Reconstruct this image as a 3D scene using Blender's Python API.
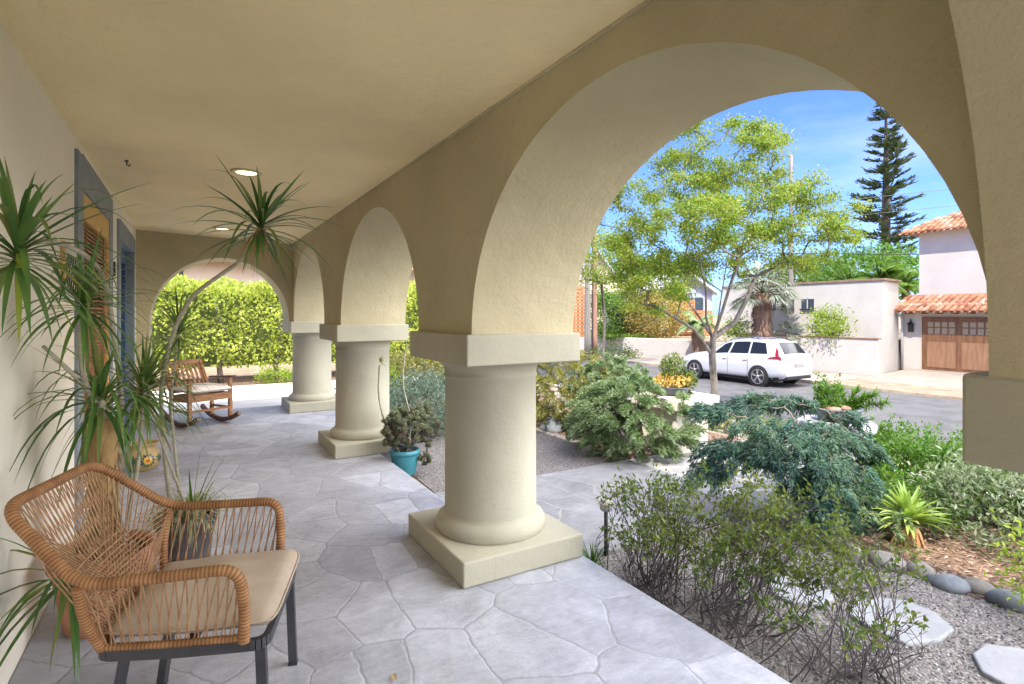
import bpy, math, random
import numpy as np
from mathutils import Vector, Matrix
SC = bpy.context.scene
COL = SC.collection
R = math.radians
for o in list(bpy.data.objects): bpy.data.objects.remove(o)

# ---------------------------------------------------------------- camera
H = 1.5                      # eye height above the porch floor, metres
YAW = R(30.3); CT, ST = math.cos(YAW), math.sin(YAW)
cam = bpy.data.cameras.new('camera'); cam_o = bpy.data.objects.new('camera', cam); COL.objects.link(cam_o)
cam_o.location = (0, 0, H); cam_o.rotation_euler = (R(90), 0, -YAW)
cam.sensor_width = 36; cam.lens = 19.3; cam.shift_y = -28/1024; cam.clip_start = .05; cam.clip_end = 2000
SC.camera = cam_o

def at(px, d):
    """ground position (x, y) of something seen in image column px at depth d"""
    xc = (px-512)/549*d
    return (xc*CT+d*ST, d*CT-xc*ST)
def zat(py, d): return H-(py-314)/549*d

# ---------------------------------------------------------------- light
SUN_DIR = Vector((.62, .32, -1)).normalized()          # the way the light travels
EL = math.asin(-SUN_DIR.z); AZ = math.atan2(-SUN_DIR.x, -SUN_DIR.y)   # azimuth of the sun clockwise from +Y
w = bpy.data.worlds.new('World'); SC.world = w; w.use_nodes = True
nt = w.node_tree; nt.nodes.clear()
out = nt.nodes.new('ShaderNodeOutputWorld'); bg = nt.nodes.new('ShaderNodeBackground')
sky = nt.nodes.new('ShaderNodeTexSky'); sky.sky_type = 'NISHITA'; sky.sun_disc = False
sky.sun_elevation = EL; sky.sun_rotation = AZ; sky.air_density = 1.0; sky.dust_density = .6; sky.ozone_density = 3.0
tc = nt.nodes.new('ShaderNodeTexCoord'); mp = nt.nodes.new('ShaderNodeMapping'); mp.inputs['Scale'].default_value = (1.3, 1.3, 5)
nz = nt.nodes.new('ShaderNodeTexNoise'); nz.inputs['Scale'].default_value = 1.6; nz.inputs['Detail'].default_value = 7; nz.inputs['Roughness'].default_value = .6
cr = nt.nodes.new('ShaderNodeValToRGB'); cr.color_ramp.elements[0].position = .47; cr.color_ramp.elements[1].position = .75
sx = nt.nodes.new('ShaderNodeSeparateXYZ'); mr = nt.nodes.new('ShaderNodeMapRange')
mr.inputs['From Min'].default_value = .02; mr.inputs['From Max'].default_value = .42; mr.inputs['To Min'].default_value = .95; mr.inputs['To Max'].default_value = .15
mx = nt.nodes.new('ShaderNodeMixRGB'); mx.inputs[2].default_value = (3.2, 3.4, 3.6, 1)
ml = nt.nodes.new('ShaderNodeMath'); ml.operation = 'MULTIPLY_ADD'; ml.inputs[2].default_value = 0
ad = nt.nodes.new('ShaderNodeMath'); ad.operation = 'MULTIPLY_ADD'; ad.inputs[1].default_value = .8; ad.inputs[2].default_value = .05
L = nt.links.new
ti = nt.nodes.new('ShaderNodeMixRGB'); ti.blend_type = 'MULTIPLY'; ti.inputs[0].default_value = 1; ti.inputs[2].default_value = (.31, .43, .78, 1)   # deep clear blue
# bright cloud bank added behind the camera's right shoulder, unseen, to light the porch
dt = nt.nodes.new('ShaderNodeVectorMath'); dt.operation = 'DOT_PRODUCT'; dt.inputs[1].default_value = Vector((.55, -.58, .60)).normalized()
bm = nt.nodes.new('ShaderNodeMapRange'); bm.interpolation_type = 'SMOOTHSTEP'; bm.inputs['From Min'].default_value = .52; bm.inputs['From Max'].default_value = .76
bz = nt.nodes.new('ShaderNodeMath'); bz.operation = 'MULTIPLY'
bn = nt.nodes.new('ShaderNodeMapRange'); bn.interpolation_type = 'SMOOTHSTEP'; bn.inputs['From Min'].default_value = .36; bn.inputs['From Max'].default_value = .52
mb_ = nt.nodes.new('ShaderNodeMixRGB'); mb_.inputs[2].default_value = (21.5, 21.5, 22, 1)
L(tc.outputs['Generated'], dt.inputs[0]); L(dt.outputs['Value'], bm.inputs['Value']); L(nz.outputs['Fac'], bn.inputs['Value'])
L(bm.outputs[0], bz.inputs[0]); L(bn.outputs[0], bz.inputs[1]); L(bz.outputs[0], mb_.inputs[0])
L(tc.outputs['Generated'], mp.inputs['Vector']); L(mp.outputs[0], nz.inputs['Vector']); L(nz.outputs['Fac'], cr.inputs[0])
L(tc.outputs['Generated'], sx.inputs[0]); L(sx.outputs['Z'], mr.inputs['Value'])
L(cr.outputs[0], ad.inputs[0]); L(ad.outputs[0], ml.inputs[0]); L(mr.outputs[0], ml.inputs[1])
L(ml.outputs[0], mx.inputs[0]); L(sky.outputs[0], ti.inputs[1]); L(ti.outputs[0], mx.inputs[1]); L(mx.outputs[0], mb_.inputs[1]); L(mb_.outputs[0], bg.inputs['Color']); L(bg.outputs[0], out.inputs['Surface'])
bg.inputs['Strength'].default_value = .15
sun = bpy.data.lights.new('sun', 'SUN'); sun.energy = 2.6; sun.angle = R(.5); sun.color = (1, .94, .84)
so = bpy.data.objects.new('sun', sun); COL.objects.link(so); so.rotation_euler = SUN_DIR.to_track_quat('-Z', 'Y').to_euler()
vs = SC.view_settings; vs.view_transform = 'Standard'; vs.look = 'None'; vs.exposure = 1.52; vs.gamma = 1; vs.use_curve_mapping = False
SC.render.engine = 'CYCLES'; SC.cycles.max_bounces = 10; SC.cycles.diffuse_bounces = 6; SC.cycles.use_denoising = True

# ---------------------------------------------------------------- helpers
class MB:
    def __init__(s): s.V = []; s.F = []; s.M = []; s.S = []; s.n = 0
    def add(s, V, F, mi=0, smooth=False):
        V = np.asarray(V, float).reshape(-1, 3)
        for f in F: s.F.append([i+s.n for i in f]); s.M.append(mi); s.S.append(smooth)
        s.V.append(V); s.n += len(V)
    def arr(s, V, F, mi=0, smooth=False):
        s.V.append(np.asarray(V, float)); s.F.extend((F+s.n).tolist()); s.M.extend([mi]*len(F)); s.S.extend([smooth]*len(F)); s.n += len(V)
    def box(s, c, d, rz=0, mi=0, M=None):
        x, y, z = [k/2 for k in d]
        V = [(-x,-y,-z),(x,-y,-z),(x,y,-z),(-x,y,-z),(-x,-y,z),(x,-y,z),(x,y,z),(-x,y,z)]
        if M is not None: V = [tuple(M @ Vector(v)) for v in V]
        cs, sn = math.cos(rz), math.sin(rz)
        V = [(c[0]+v[0]*cs-v[1]*sn, c[1]+v[0]*sn+v[1]*cs, c[2]+v[2]) for v in V]
        s.add(V, [(0,3,2,1),(4,5,6,7),(0,1,5,4),(1,2,6,5),(2,3,7,6),(3,0,4,7)], mi)
    def bb(s, a, b, mi=0):
        s.box([(a[i]+b[i])/2 for i in range(3)], [abs(b[i]-a[i]) for i in range(3)], 0, mi)
    def bar(s, a, b, wd, th, mi=0):
        a = Vector(a); b = Vector(b); d = b-a
        q = d.to_track_quat('X', 'Z').to_matrix()
        s.box((a+b)/2, (d.length, wd, th), 0, mi, q)
    def tube(s, P, r, n=8, closed=False, mi=0, smooth=True, caps=True):
        P = np.asarray(P, float); k = len(P)
        r = np.full(k, r) if np.isscalar(r) else np.asarray(r, float)
        T = np.zeros_like(P)
        if closed: T = np.roll(P, -1, 0)-np.roll(P, 1, 0)
        else: T[1:-1] = P[2:]-P[:-2]; T[0] = P[1]-P[0]; T[-1] = P[-1]-P[-2]
        T /= np.maximum(np.linalg.norm(T, axis=1), 1e-9)[:, None]
        a = np.array([0,0,1.]) if abs(T[0][2]) < .9 else np.array([1.,0,0])
        N = np.zeros_like(P); nn = a-T[0]*a.dot(T[0]); N[0] = nn/np.linalg.norm(nn)
        for i in range(1, k):
            nn = N[i-1]-T[i]*N[i-1].dot(T[i]); N[i] = nn/max(np.linalg.norm(nn), 1e-9)
        B = np.cross(T, N); an = np.arange(n)*2*np.pi/n
        V = P[:,None,:]+r[:,None,None]*(np.cos(an)[None,:,None]*N[:,None,:]+np.sin(an)[None,:,None]*B[:,None,:])
        ii = np.arange(k if closed else k-1); jj = np.arange(n)
        I, J = np.meshgrid(ii, jj, indexing='ij'); I2 = (I+1) % k; J2 = (J+1) % n
        F = np.stack([I*n+J, I*n+J2, I2*n+J2, I2*n+J], -1).reshape(-1, 4)
        base = s.n; s.arr(V.reshape(-1, 3), F, mi, smooth)
        if caps and not closed:
            s.F.append([base+j for j in range(n)][::-1]); s.M.append(mi); s.S.append(False)
            s.F.append([base+(k-1)*n+j for j in range(n)]); s.M.append(mi); s.S.append(False)
    def lathe(s, prof, c=(0,0,0), n=32, mi=0, smooth=True, wob=0, rng=None):
        V = []; k = len(prof)
        for (r, z) in prof:
            for j in range(n):
                a = 2*math.pi*j/n; V.append((c[0]+r*math.cos(a), c[1]+r*math.sin(a), c[2]+z))
        F = [(i*n+j, i*n+(j+1) % n, (i+1)*n+(j+1) % n, (i+1)*n+j) for i in range(k-1) for j in range(n)]
        s.add(V, F, mi, smooth)
        if prof[0][0] > 1e-4: s.add(V[:n], [tuple(range(n))[::-1]], mi)
        if prof[-1][0] > 1e-4: s.add(V[-n:], [tuple(range(n))], mi)
    def prism(s, poly, z0, z1, mi=0):
        n = len(poly)
        V = [(x, y, z0) for x, y in poly]+[(x, y, z1) for x, y in poly]
        s.add(V, [tuple(range(n))[::-1], tuple(range(n, 2*n))]+[(i, (i+1) % n, n+(i+1) % n, n+i) for i in range(n)], mi)
    def blob(s, c, rad, rng, mi=0, amp=.15, nu=14, nv=9, flat=None):
        V = []; ph = [rng.uniform(0, 6.3) for _ in range(6)]
        for i in range(nv+1):
            t = math.pi*i/nv
            for j in range(nu):
                a = 2*math.pi*j/nu
                k = 1+amp*(math.sin(2*a+ph[0])*math.sin(t)+.6*math.sin(3*a+ph[1]+2*t)*math.sin(t)+.5*math.sin(3*t+ph[2]))
                z = rad[2]*k*math.cos(t)
                if flat is not None: z = max(z, flat)
                V.append((c[0]+rad[0]*k*math.sin(t)*math.cos(a), c[1]+rad[1]*k*math.sin(t)*math.sin(a), c[2]+z))
        s.add(V, [(i*nu+j, (i+1)*nu+j, (i+1)*nu+(j+1) % nu, i*nu+(j+1) % nu) for i in range(nv) for j in range(nu)], mi, True)
    def build(s, name, mat, parent=None, bev=0, sub=0):
        me = bpy.data.meshes.new(name)
        V = np.concatenate(s.V) if s.V else np.zeros((0, 3))
        tot = np.array([len(f) for f in s.F], dtype=np.int32); idx = np.fromiter((i for f in s.F for i in f), dtype=np.int32)
        me.vertices.add(len(V)); me.vertices.foreach_set('co', V.ravel().astype(np.float32))
        me.loops.add(len(idx)); me.loops.foreach_set('vertex_index', idx)
        me.polygons.add(len(tot)); st = np.zeros(len(tot), np.int32); st[1:] = np.cumsum(tot)[:-1]
        me.polygons.foreach_set('loop_start', st); me.polygons.foreach_set('loop_total', tot)
        me.polygons.foreach_set('material_index', np.array(s.M, np.int32)); me.polygons.foreach_set('use_smooth', np.array(s.S, bool))
        me.update(calc_edges=True); me.validate()
        for m in (mat if isinstance(mat, (list, tuple)) else [mat]): me.materials.append(m)
        o = bpy.data.objects.new(name, me); COL.objects.link(o)
        if parent is not None:
            o.parent = parent; o.location = -wloc(parent)          # builders give world coordinates
        if bev:
            b = o.modifiers.new('bevel', 'BEVEL'); b.width = bev; b.segments = 2; b.limit_method = 'ANGLE'; b.angle_limit = R(40)
        if sub:
            b = o.modifiers.new('sub', 'SUBSURF'); b.levels = sub; b.render_levels = sub
        return o
def wloc(o):
    v = Vector(o.location)
    while o.parent: o = o.parent; v = v+Vector(o.location)
    return v
def tag(o, label, cat, group=None, kind=None):
    o['label'] = label
    if cat: o['category'] = cat
    if group: o['group'] = group
    if kind: o['kind'] = kind
    return o
def empty(name, loc, label, cat, group=None):
    o = bpy.data.objects.new(name, None); COL.objects.link(o); o.location = loc; o.empty_display_size = .1
    return tag(o, label, cat, group)
def struct(name, mb, m, label=None, cat=None, bev=0, kind='structure'):
    o = mb.build(name, m, bev=bev); o['kind'] = kind
    o['label'] = label or name.replace('_', ' '); o['category'] = cat or name.split('_')[-1]
    return o
def copy_tree(o, parent=None):
    c = o.copy(); COL.objects.link(c)
    if parent is not None: c.parent = parent
    for ch in list(o.children): copy_tree(ch, c)
    return c

# ---- materials
def M_(name):
    m = bpy.data.materials.new(name); m.use_nodes = True
    return m, m.node_tree, m.node_tree.nodes['Principled BSDF']
def pm(name, c1, c2=None, scale=4, rough=.8, bump=0, bscale=60, metal=0, spec=.4, detail=5, c3=None, bdist=.01, coat=0, stretch=None, lo=.35, hi=.65):
    m, t, b = M_(name); n = t.nodes; l = t.links.new
    b.inputs['Roughness'].default_value = rough; b.inputs['Metallic'].default_value = metal
    b.inputs['Specular IOR Level'].default_value = spec; b.inputs['Coat Weight'].default_value = coat
    tc = n.new('ShaderNodeTexCoord'); src = tc.outputs['Object']
    if stretch:
        q = n.new('ShaderNodeMapping'); q.inputs['Scale'].default_value = stretch; l(src, q.inputs[0]); src = q.outputs[0]
    if c2 is None: b.inputs['Base Color'].default_value = (*c1, 1)
    else:
        z = n.new('ShaderNodeTexNoise'); z.inputs['Scale'].default_value = scale; z.inputs['Detail'].default_value = detail; z.inputs['Roughness'].default_value = .62
        r = n.new('ShaderNodeValToRGB'); r.color_ramp.elements[0].position = lo; r.color_ramp.elements[1].position = hi
        r.color_ramp.elements[0].color = (*c1, 1); r.color_ramp.elements[1].color = (*c2, 1)
        if c3: e = r.color_ramp.elements.new((lo+hi)/2); e.color = (*c3, 1)
        l(src, z.inputs['Vector']); l(z.outputs['Fac'], r.inputs[0]); l(r.outputs[0], b.inputs['Base Color'])
    if bump:
        z = n.new('ShaderNodeTexNoise'); z.inputs['Scale'].default_value = bscale; z.inputs['Detail'].default_value = 6; z.inputs['Roughness'].default_value = .6
        u = n.new('ShaderNodeBump'); u.inputs['Strength'].default_value = bump; u.inputs['Distance'].default_value = bdist
        l(src, z.inputs['Vector']); l(z.outputs['Fac'], u.inputs['Height']); l(u.outputs[0], b.inputs['Normal'])
    return m
def stucco(name, c, dc=.06, bump=.5, bscale=70, stains=.12):
    """trowelled stucco: soft mottling, hairline relief, a few faint stains"""
    m, t, b = M_(name); n = t.nodes; l = t.links.new
    tc = n.new('ShaderNodeTexCoord'); src = tc.outputs['Object']; b.inputs['Roughness'].default_value = .9; b.inputs['Specular IOR Level'].default_value = .2
    z = n.new('ShaderNodeTexNoise'); z.inputs['Scale'].default_value = 1.1; z.inputs['Detail'].default_value = 8; z.inputs['Roughness'].default_value = .65
    r = n.new('ShaderNodeValToRGB'); r.color_ramp.elements[0].position = .3; r.color_ramp.elements[1].position = .7
    r.color_ramp.elements[0].color = (*[k*(1-dc) for k in c], 1); r.color_ramp.elements[1].color = (*[min(1, k*(1+dc)) for k in c], 1)
    z2 = n.new('ShaderNodeTexNoise'); z2.inputs['Scale'].default_value = 7; z2.inputs['Detail'].default_value = 9; z2.inputs['Roughness'].default_value = .75
    r2 = n.new('ShaderNodeValToRGB'); r2.color_ramp.elements[0].position = .62; r2.color_ramp.elements[1].position = .78
    r2.color_ramp.elements[0].color = (0,0,0,1); r2.color_ramp.elements[1].color = (stains,)*3+(1,)
    mx = n.new('ShaderNodeMixRGB'); mx.blend_type = 'MULTIPLY'; mx.inputs[2].default_value = (.55, .5, .42, 1)
    l(src, z.inputs['Vector']); l(z.outputs['Fac'], r.inputs[0]); l(src, z2.inputs['Vector']); l(z2.outputs['Fac'], r2.inputs[0])
    # hairline cracks, only here and there
    wv = n.new('ShaderNodeTexNoise'); wv.inputs['Scale'].default_value = 3; wv.inputs['Detail'].default_value = 6
    va = n.new('ShaderNodeVectorMath'); va.operation = 'MULTIPLY_ADD'; va.inputs[1].default_value = (.3, .3, .3)
    vo = n.new('ShaderNodeTexVoronoi'); vo.feature = 'DISTANCE_TO_EDGE'; vo.inputs['Scale'].default_value = .55
    ck = n.new('ShaderNodeMapRange'); ck.inputs['From Min'].default_value = 0; ck.inputs['From Max'].default_value = .004; ck.inputs['To Min'].default_value = 1; ck.inputs['To Max'].default_value = 0
    ms = n.new('ShaderNodeMapRange'); ms.inputs['From Min'].default_value = .52; ms.inputs['From Max'].default_value = .60
    mk = n.new('ShaderNodeMath'); mk.operation = 'MULTIPLY'; mk2 = n.new('ShaderNodeMath'); mk2.operation = 'MULTIPLY'; mk2.inputs[1].default_value = .14
    l(src, wv.inputs['Vector']); l(wv.outputs['Color'], va.inputs[0]); l(src, va.inputs[2]); l(va.outputs[0], vo.inputs['Vector']); l(vo.outputs['Distance'], ck.inputs['Value'])
    l(z.outputs['Fac'], ms.inputs['Value']); l(ck.outputs[0], mk.inputs[0]); l(ms.outputs[0], mk.inputs[1]); l(mk.outputs[0], mk2.inputs[0])
    mc = n.new('ShaderNodeMixRGB'); mc.blend_type = 'MULTIPLY'; mc.inputs[2].default_value = (.30, .27, .22, 1)
    l(r2.outputs[0], mx.inputs[0]); l(r.outputs[0], mx.inputs[1]); l(mk2.outputs[0], mc.inputs[0]); l(mx.outputs[0], mc.inputs[1]); l(mc.outputs[0], b.inputs['Base Color'])
    z3 = n.new('ShaderNodeTexNoise'); z3.inputs['Scale'].default_value = bscale; z3.inputs['Detail'].default_value = 5; z3.inputs['Roughness'].default_value = .7
    z4 = n.new('ShaderNodeTexNoise'); z4.inputs['Scale'].default_value = 6; z4.inputs['Detail'].default_value = 3
    a = n.new('ShaderNodeMath'); a.operation = 'MULTIPLY_ADD'; a.inputs[1].default_value = 2.2
    u = n.new('ShaderNodeBump'); u.inputs['Strength'].default_value = bump; u.inputs['Distance'].default_value = .010
    l(src, z3.inputs['Vector']); l(src, z4.inputs['Vector']); l(z4.outputs['Fac'], a.inputs[0]); l(z3.outputs['Fac'], a.inputs[2])
    l(a.outputs[0], u.inputs['Height']); l(u.outputs[0], b.inputs['Normal'])
    return m
def leafm(name, cols, rough=.5, trans=.35, tcol=1.6, spec=.35):
    """foliage: every leaf takes its own tone from cols, some light passes through"""
    m, t, b = M_(name); n = t.nodes; l = t.links.new
    g = n.new('ShaderNodeNewGeometry'); r = n.new('ShaderNodeValToRGB'); r.color_ramp.interpolation = 'LINEAR'
    e = r.color_ramp.elements; e[0].color = (*cols[0], 1); e[1].color = (*cols[-1], 1)
    for i, c in enumerate(cols[1:-1]): q = e.new((i+1)/(len(cols)-1)); q.color = (*c, 1)
    z = n.new('ShaderNodeTexNoise'); z.inputs['Scale'].default_value = 2.2; z.inputs['Detail'].default_value = 2
    tc = n.new('ShaderNodeTexCoord'); a = n.new('ShaderNodeMath'); a.operation = 'MULTIPLY_ADD'; a.inputs[1].default_value = .55; a.use_clamp = True
    a2 = n.new('ShaderNodeMapRange'); a2.inputs['From Min'].default_value = .3; a2.inputs['From Max'].default_value = .7; a2.inputs['To Max'].default_value = .45
    l(tc.outputs['Object'], z.inputs['Vector']); l(z.outputs['Fac'], a2.inputs['Value'])
    l(g.outputs['Random Per Island'], a.inputs[0]); l(a2.outputs[0], a.inputs[2]); l(a.outputs[0], r.inputs[0]); l(r.outputs[0], b.inputs['Base Color'])
    b.inputs['Roughness'].default_value = rough; b.inputs['Specular IOR Level'].default_value = spec
    if trans:
        tr = n.new('ShaderNodeBsdfTranslucent'); mx = n.new('ShaderNodeMixShader'); mx.inputs[0].default_value = trans
        hs = n.new('ShaderNodeMixRGB'); hs.blend_type = 'MULTIPLY'; hs.inputs[0].default_value = 1; hs.inputs[2].default_value = (tcol, tcol*1.05, tcol*.6, 1)
        l(r.outputs[0], hs.inputs[1]); l(hs.outputs[0], tr.inputs['Color']); l(b.outputs[0], mx.inputs[1]); l(tr.outputs[0], mx.inputs[2])
        l(mx.outputs[0], n['Material Output'].inputs['Surface'])
    return m

# ---- vegetation helpers
def unit(v): return v/np.maximum(np.linalg.norm(v, axis=-1, keepdims=True), 1e-9)
def leaves(mb, P, D, Ln, Wd, rg, mi=0, tilt=None):
    """one folded leaf (two triangles' worth of quads) per row"""
    n = len(P); D = unit(D); N = unit(rg.normal(size=(n, 3))+(tilt if tilt is not None else np.array([0, 0, .6])))
    S = unit(np.cross(D, N)); U = np.cross(S, D)
    Ln = np.broadcast_to(Ln, n)[:, None]; Wd = np.broadcast_to(Wd, n)[:, None]
    V = np.stack([P, P+D*Ln*.5+S*Wd*.5+U*Wd*.12, P+D*Ln, P+D*Ln*.5-S*Wd*.5+U*Wd*.12], 1).reshape(-1, 3)
    mb.arr(V, np.arange(4*n).reshape(n, 4), mi)
def ribbons(mb, P, D, Ln, Wd, droop, ns=6, mi=0, fold=.25, power=1.5, prof=None, rg=None):
    """strap leaves: a curve that bends down, folded along its midrib"""
    n = len(P); P = np.asarray(P, float); D = unit(np.asarray(D, float)); Ln = np.broadcast_to(Ln, n); Wd = np.broadcast_to(Wd, n); droop = np.broadcast_to(droop, n)
    S = np.cross(D, np.array([0, 0, 1.])); bad = np.linalg.norm(S, axis=1) < .05; S[bad] = [1, 0, 0]; S = unit(S)
    pts = [P]; cur = P; seg = (Ln/ns)[:, None]; dirs = []
    for k in range(ns):
        t = (k+.5)/ns; d = unit(D+droop[:, None]*t**power*np.array([0, 0, -1.])); dirs.append(d); cur = cur+d*seg; pts.append(cur)
    dirs.append(dirs[-1]); rows = []
    for k in range(ns+1):
        t = k/ns; wv = prof(t) if prof else max(.02, (min(1, .55+t*2.2))*(1-t**2.2)); hw = (Wd*wv*.5)[:, None]
        U = np.cross(S, dirs[k]); rows.append(np.stack([pts[k]-S*hw+U*hw*fold, pts[k], pts[k]+S*hw+U*hw*fold], 1))
    V = np.stack(rows, 1).reshape(-1, 3); F = []
    for k in range(ns):
        a = k*3; F += [(a, a+1, a+4, a+3), (a+1, a+2, a+5, a+4)]
    F = np.array(F)[None]+(np.arange(n)*(ns+1)*3)[:, None, None]
    mb.arr(V, F.reshape(-1, 4), mi, True)
def skeleton(stems, targets, rg, step=.12, jit=.15, back=.6, lift=.25):
    """branches grown from the stems out to every target; returns nodes, parents"""
    nodes = []; par = []
    for st in stems:
        prev = -1
        for i, p in enumerate(st):
            p = np.array(p, float)
            if i == 0 and nodes:
                dd = [np.linalg.norm(p-q) for q in nodes]; j = int(np.argmin(dd))
                if dd[j] < .08: prev = j; continue
            nodes.append(p); par.append(prev); prev = len(nodes)-1
    root = np.array(stems[0][0]); A = np.zeros((200000, 3)); A[:len(nodes)] = nodes; k = len(nodes)
    T = sorted([np.array(t, float) for t in targets], key=lambda t: np.linalg.norm(t-root))
    low = min(s[0][2] for s in stems)
    for t in T:
        d = A[:k]-t; dist = np.linalg.norm(d, axis=1)
        cost = dist+back*np.maximum(0, d[:, 2]+.1*dist)+(A[:k, 2] < low+.02)*.3
        i = int(np.argmin(cost)); a = A[i].copy(); dd = t-a; Ld = np.linalg.norm(dd); m = max(1, int(math.ceil(Ld/step)))
        prev = i; off = rg.normal(size=3)*jit*Ld*.5
        for q in range(1, m+1):
            s = q/m; bow = 4*s*(1-s); p = a+dd*s+off*bow*.5+np.array([0, 0, -lift*Ld*bow*.3])+(rg.normal(size=3)*jit*step*.35 if q < m else 0)
            A[k] = p; par.append(prev); prev = k; k += 1
    return A[:k], par
def wood(mb, A, par, rtip, expo=.42, rmax=9, n=5, mi=0, rootflare=1):
    k = len(par); cnt = np.zeros(k); ch = [[] for _ in range(k)]
    for i, p in enumerate(par):
        if p >= 0: ch[p].append(i)
    for i in range(k-1, -1, -1):
        if not ch[i]: cnt[i] += 1
        if par[i] >= 0: cnt[par[i]] += cnt[i]
    # parents always precede children except merged stems; one pass is enough
    r = np.minimum(rmax, rtip*np.maximum(cnt, 1)**expo)
    starts = [i for i in range(k) if par[i] < 0]
    while starts:
        i = starts.pop(); chain = [par[i], i] if par[i] >= 0 else [i]
        while ch[i]:
            c = sorted(ch[i], key=lambda q: -cnt[q]); starts.extend(c[1:]); i = c[0]; chain.append(i)
        if len(chain) > 1:
            rr = r[chain].copy()
            if par[chain[1]] >= 0 and par[chain[0]] is not None: rr[0] = min(rr[0], rr[1]*1.3)
            mb.tube(A[chain], rr, n=n if rr.max() > rtip*3 else 4, mi=mi, caps=False)
    return r
def ball(rg, n, c, rad, shell=0.):
    v = unit(rg.normal(size=(n, 3))); u = rg.uniform(shell, 1, n)**(1/3.)
    return np.array(c)+v*u[:, None]*np.array(rad)
# ---------------------------------------------------------------- materials
m_wall = stucco('house_wall_stucco', (.84, .79, .68), .05, .45, 30, .15)
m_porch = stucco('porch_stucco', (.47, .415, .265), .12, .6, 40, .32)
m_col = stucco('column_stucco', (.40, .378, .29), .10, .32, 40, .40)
m_ceil = stucco('ceiling_stucco', (.88, .745, .44), .08, .8, 26, .30)
m_far = stucco('far_white_stucco', (.52, .48, .42), .08, .3, 8, .15)
m_bldg = stucco('beige_building_stucco', (.70, .60, .42), .05, .3, 8, .1)
m_pillar = stucco('pillar_stucco', (.66, .60, .50), .06, .4, 50, .3)
def flagstone(name, scale, ca, cb, cc, grout):
    m, t, b = M_(name); n = t.nodes; l = t.links.new
    tc = n.new('ShaderNodeTexCoord'); mp = n.new('ShaderNodeMapping'); mp.inputs['Scale'].default_value = (1.12, .86, 1); mp.inputs['Rotation'].default_value = (0, 0, .5)
    nz = n.new('ShaderNodeTexNoise'); nz.inputs['Scale'].default_value = 2.6; nz.inputs['Detail'].default_value = 7; nz.inputs['Roughness'].default_value = .55
    sb = n.new('ShaderNodeVectorMath'); sb.operation = 'SUBTRACT'; sb.inputs[1].default_value = (.5, .5, .5)
    sc = n.new('ShaderNodeVectorMath'); sc.operation = 'SCALE'; sc.inputs['Scale'].default_value = .10
    ad = n.new('ShaderNodeVectorMath'); ad.operation = 'ADD'
    l(tc.outputs['Object'], mp.inputs[0]); l(mp.outputs[0], nz.inputs['Vector']); l(nz.outputs['Color'], sb.inputs[0]); l(sb.outputs[0], sc.inputs[0]); l(sc.outputs[0], ad.inputs[0]); l(mp.outputs[0], ad.inputs[1])
    fl = n.new('ShaderNodeVectorMath'); fl.operation = 'MULTIPLY'; fl.inputs[1].default_value = (1, 1, 0); nj = n.new('ShaderNodeTexNoise'); nj.inputs['Scale'].default_value = 11; nj.inputs['Detail'].default_value = 5; nj.inputs['Roughness'].default_value = .7; l(mp.outputs[0], nj.inputs['Vector'])
    aj = n.new('ShaderNodeVectorMath'); aj.operation = 'MULTIPLY_ADD'; aj.inputs[1].default_value = (.045, .045, 0); l(nj.outputs['Color'], aj.inputs[0]); l(ad.outputs[0], aj.inputs[2]); l(aj.outputs[0], fl.inputs[0])
    v1 = n.new('ShaderNodeTexVoronoi'); v1.feature = 'F1'; v1.inputs['Scale'].default_value = scale; v1.voronoi_dimensions = '2D'
    v2 = n.new('ShaderNodeTexVoronoi'); v2.feature = 'DISTANCE_TO_EDGE'; v2.inputs['Scale'].default_value = scale; v2.voronoi_dimensions = '2D'
    l(fl.outputs[0], v1.inputs['Vector']); l(fl.outputs[0], v2.inputs['Vector'])
    # stone tone per cell
    sp = n.new('ShaderNodeSeparateColor'); l(v1.outputs['Color'], sp.inputs[0])
    r = n.new('ShaderNodeValToRGB'); e = r.color_ramp.elements; e[0].color = (*ca, 1); e[1].color = (*cc, 1); q = e.new(.5); q.color = (*cb, 1); l(sp.outputs[0], r.inputs[0])
    z = n.new('ShaderNodeTexNoise'); z.inputs['Scale'].default_value = 3.2; z.inputs['Detail'].default_value = 9; z.inputs['Roughness'].default_value = .68; z.inputs['Distortion'].default_value = .8
    l(tc.outputs['Object'], z.inputs['Vector'])
    zr = n.new('ShaderNodeMapRange'); zr.inputs['From Min'].default_value = .3; zr.inputs['From Max'].default_value = .72; zr.inputs['To Min'].default_value = .70; zr.inputs['To Max'].default_value = 1.18; l(z.outputs['Fac'], zr.inputs['Value'])
    mu = n.new('ShaderNodeMixRGB'); mu.blend_type = 'MULTIPLY'; mu.inputs[0].default_value = 1; l(r.outputs[0], mu.inputs[1]); l(zr.outputs[0], mu.inputs[2])
    z9 = n.new('ShaderNodeTexNoise'); z9.inputs['Scale'].default_value = 26; z9.inputs['Detail'].default_value = 8; z9.inputs['Roughness'].default_value = .8
    m9 = n.new('ShaderNodeMapping'); m9.inputs['Scale'].default_value = (.35, 1, 1); m9.inputs['Rotation'].default_value = (0, 0, .9); l(tc.outputs['Object'], m9.inputs[0]); l(m9.outputs[0], z9.inputs['Vector'])
    zq = n.new('ShaderNodeMapRange'); zq.inputs['From Min'].default_value = .3; zq.inputs['From Max'].default_value = .7; zq.inputs['To Min'].default_value = .80; zq.inputs['To Max'].default_value = 1.18; l(z9.outputs['Fac'], zq.inputs['Value'])
    mu2 = n.new('ShaderNodeMixRGB'); mu2.blend_type = 'MULTIPLY'; mu2.inputs[0].default_value = 1; l(mu.outputs[0], mu2.inputs[1]); l(zq.outputs[0], mu2.inputs[2]); mu = mu2
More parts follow.
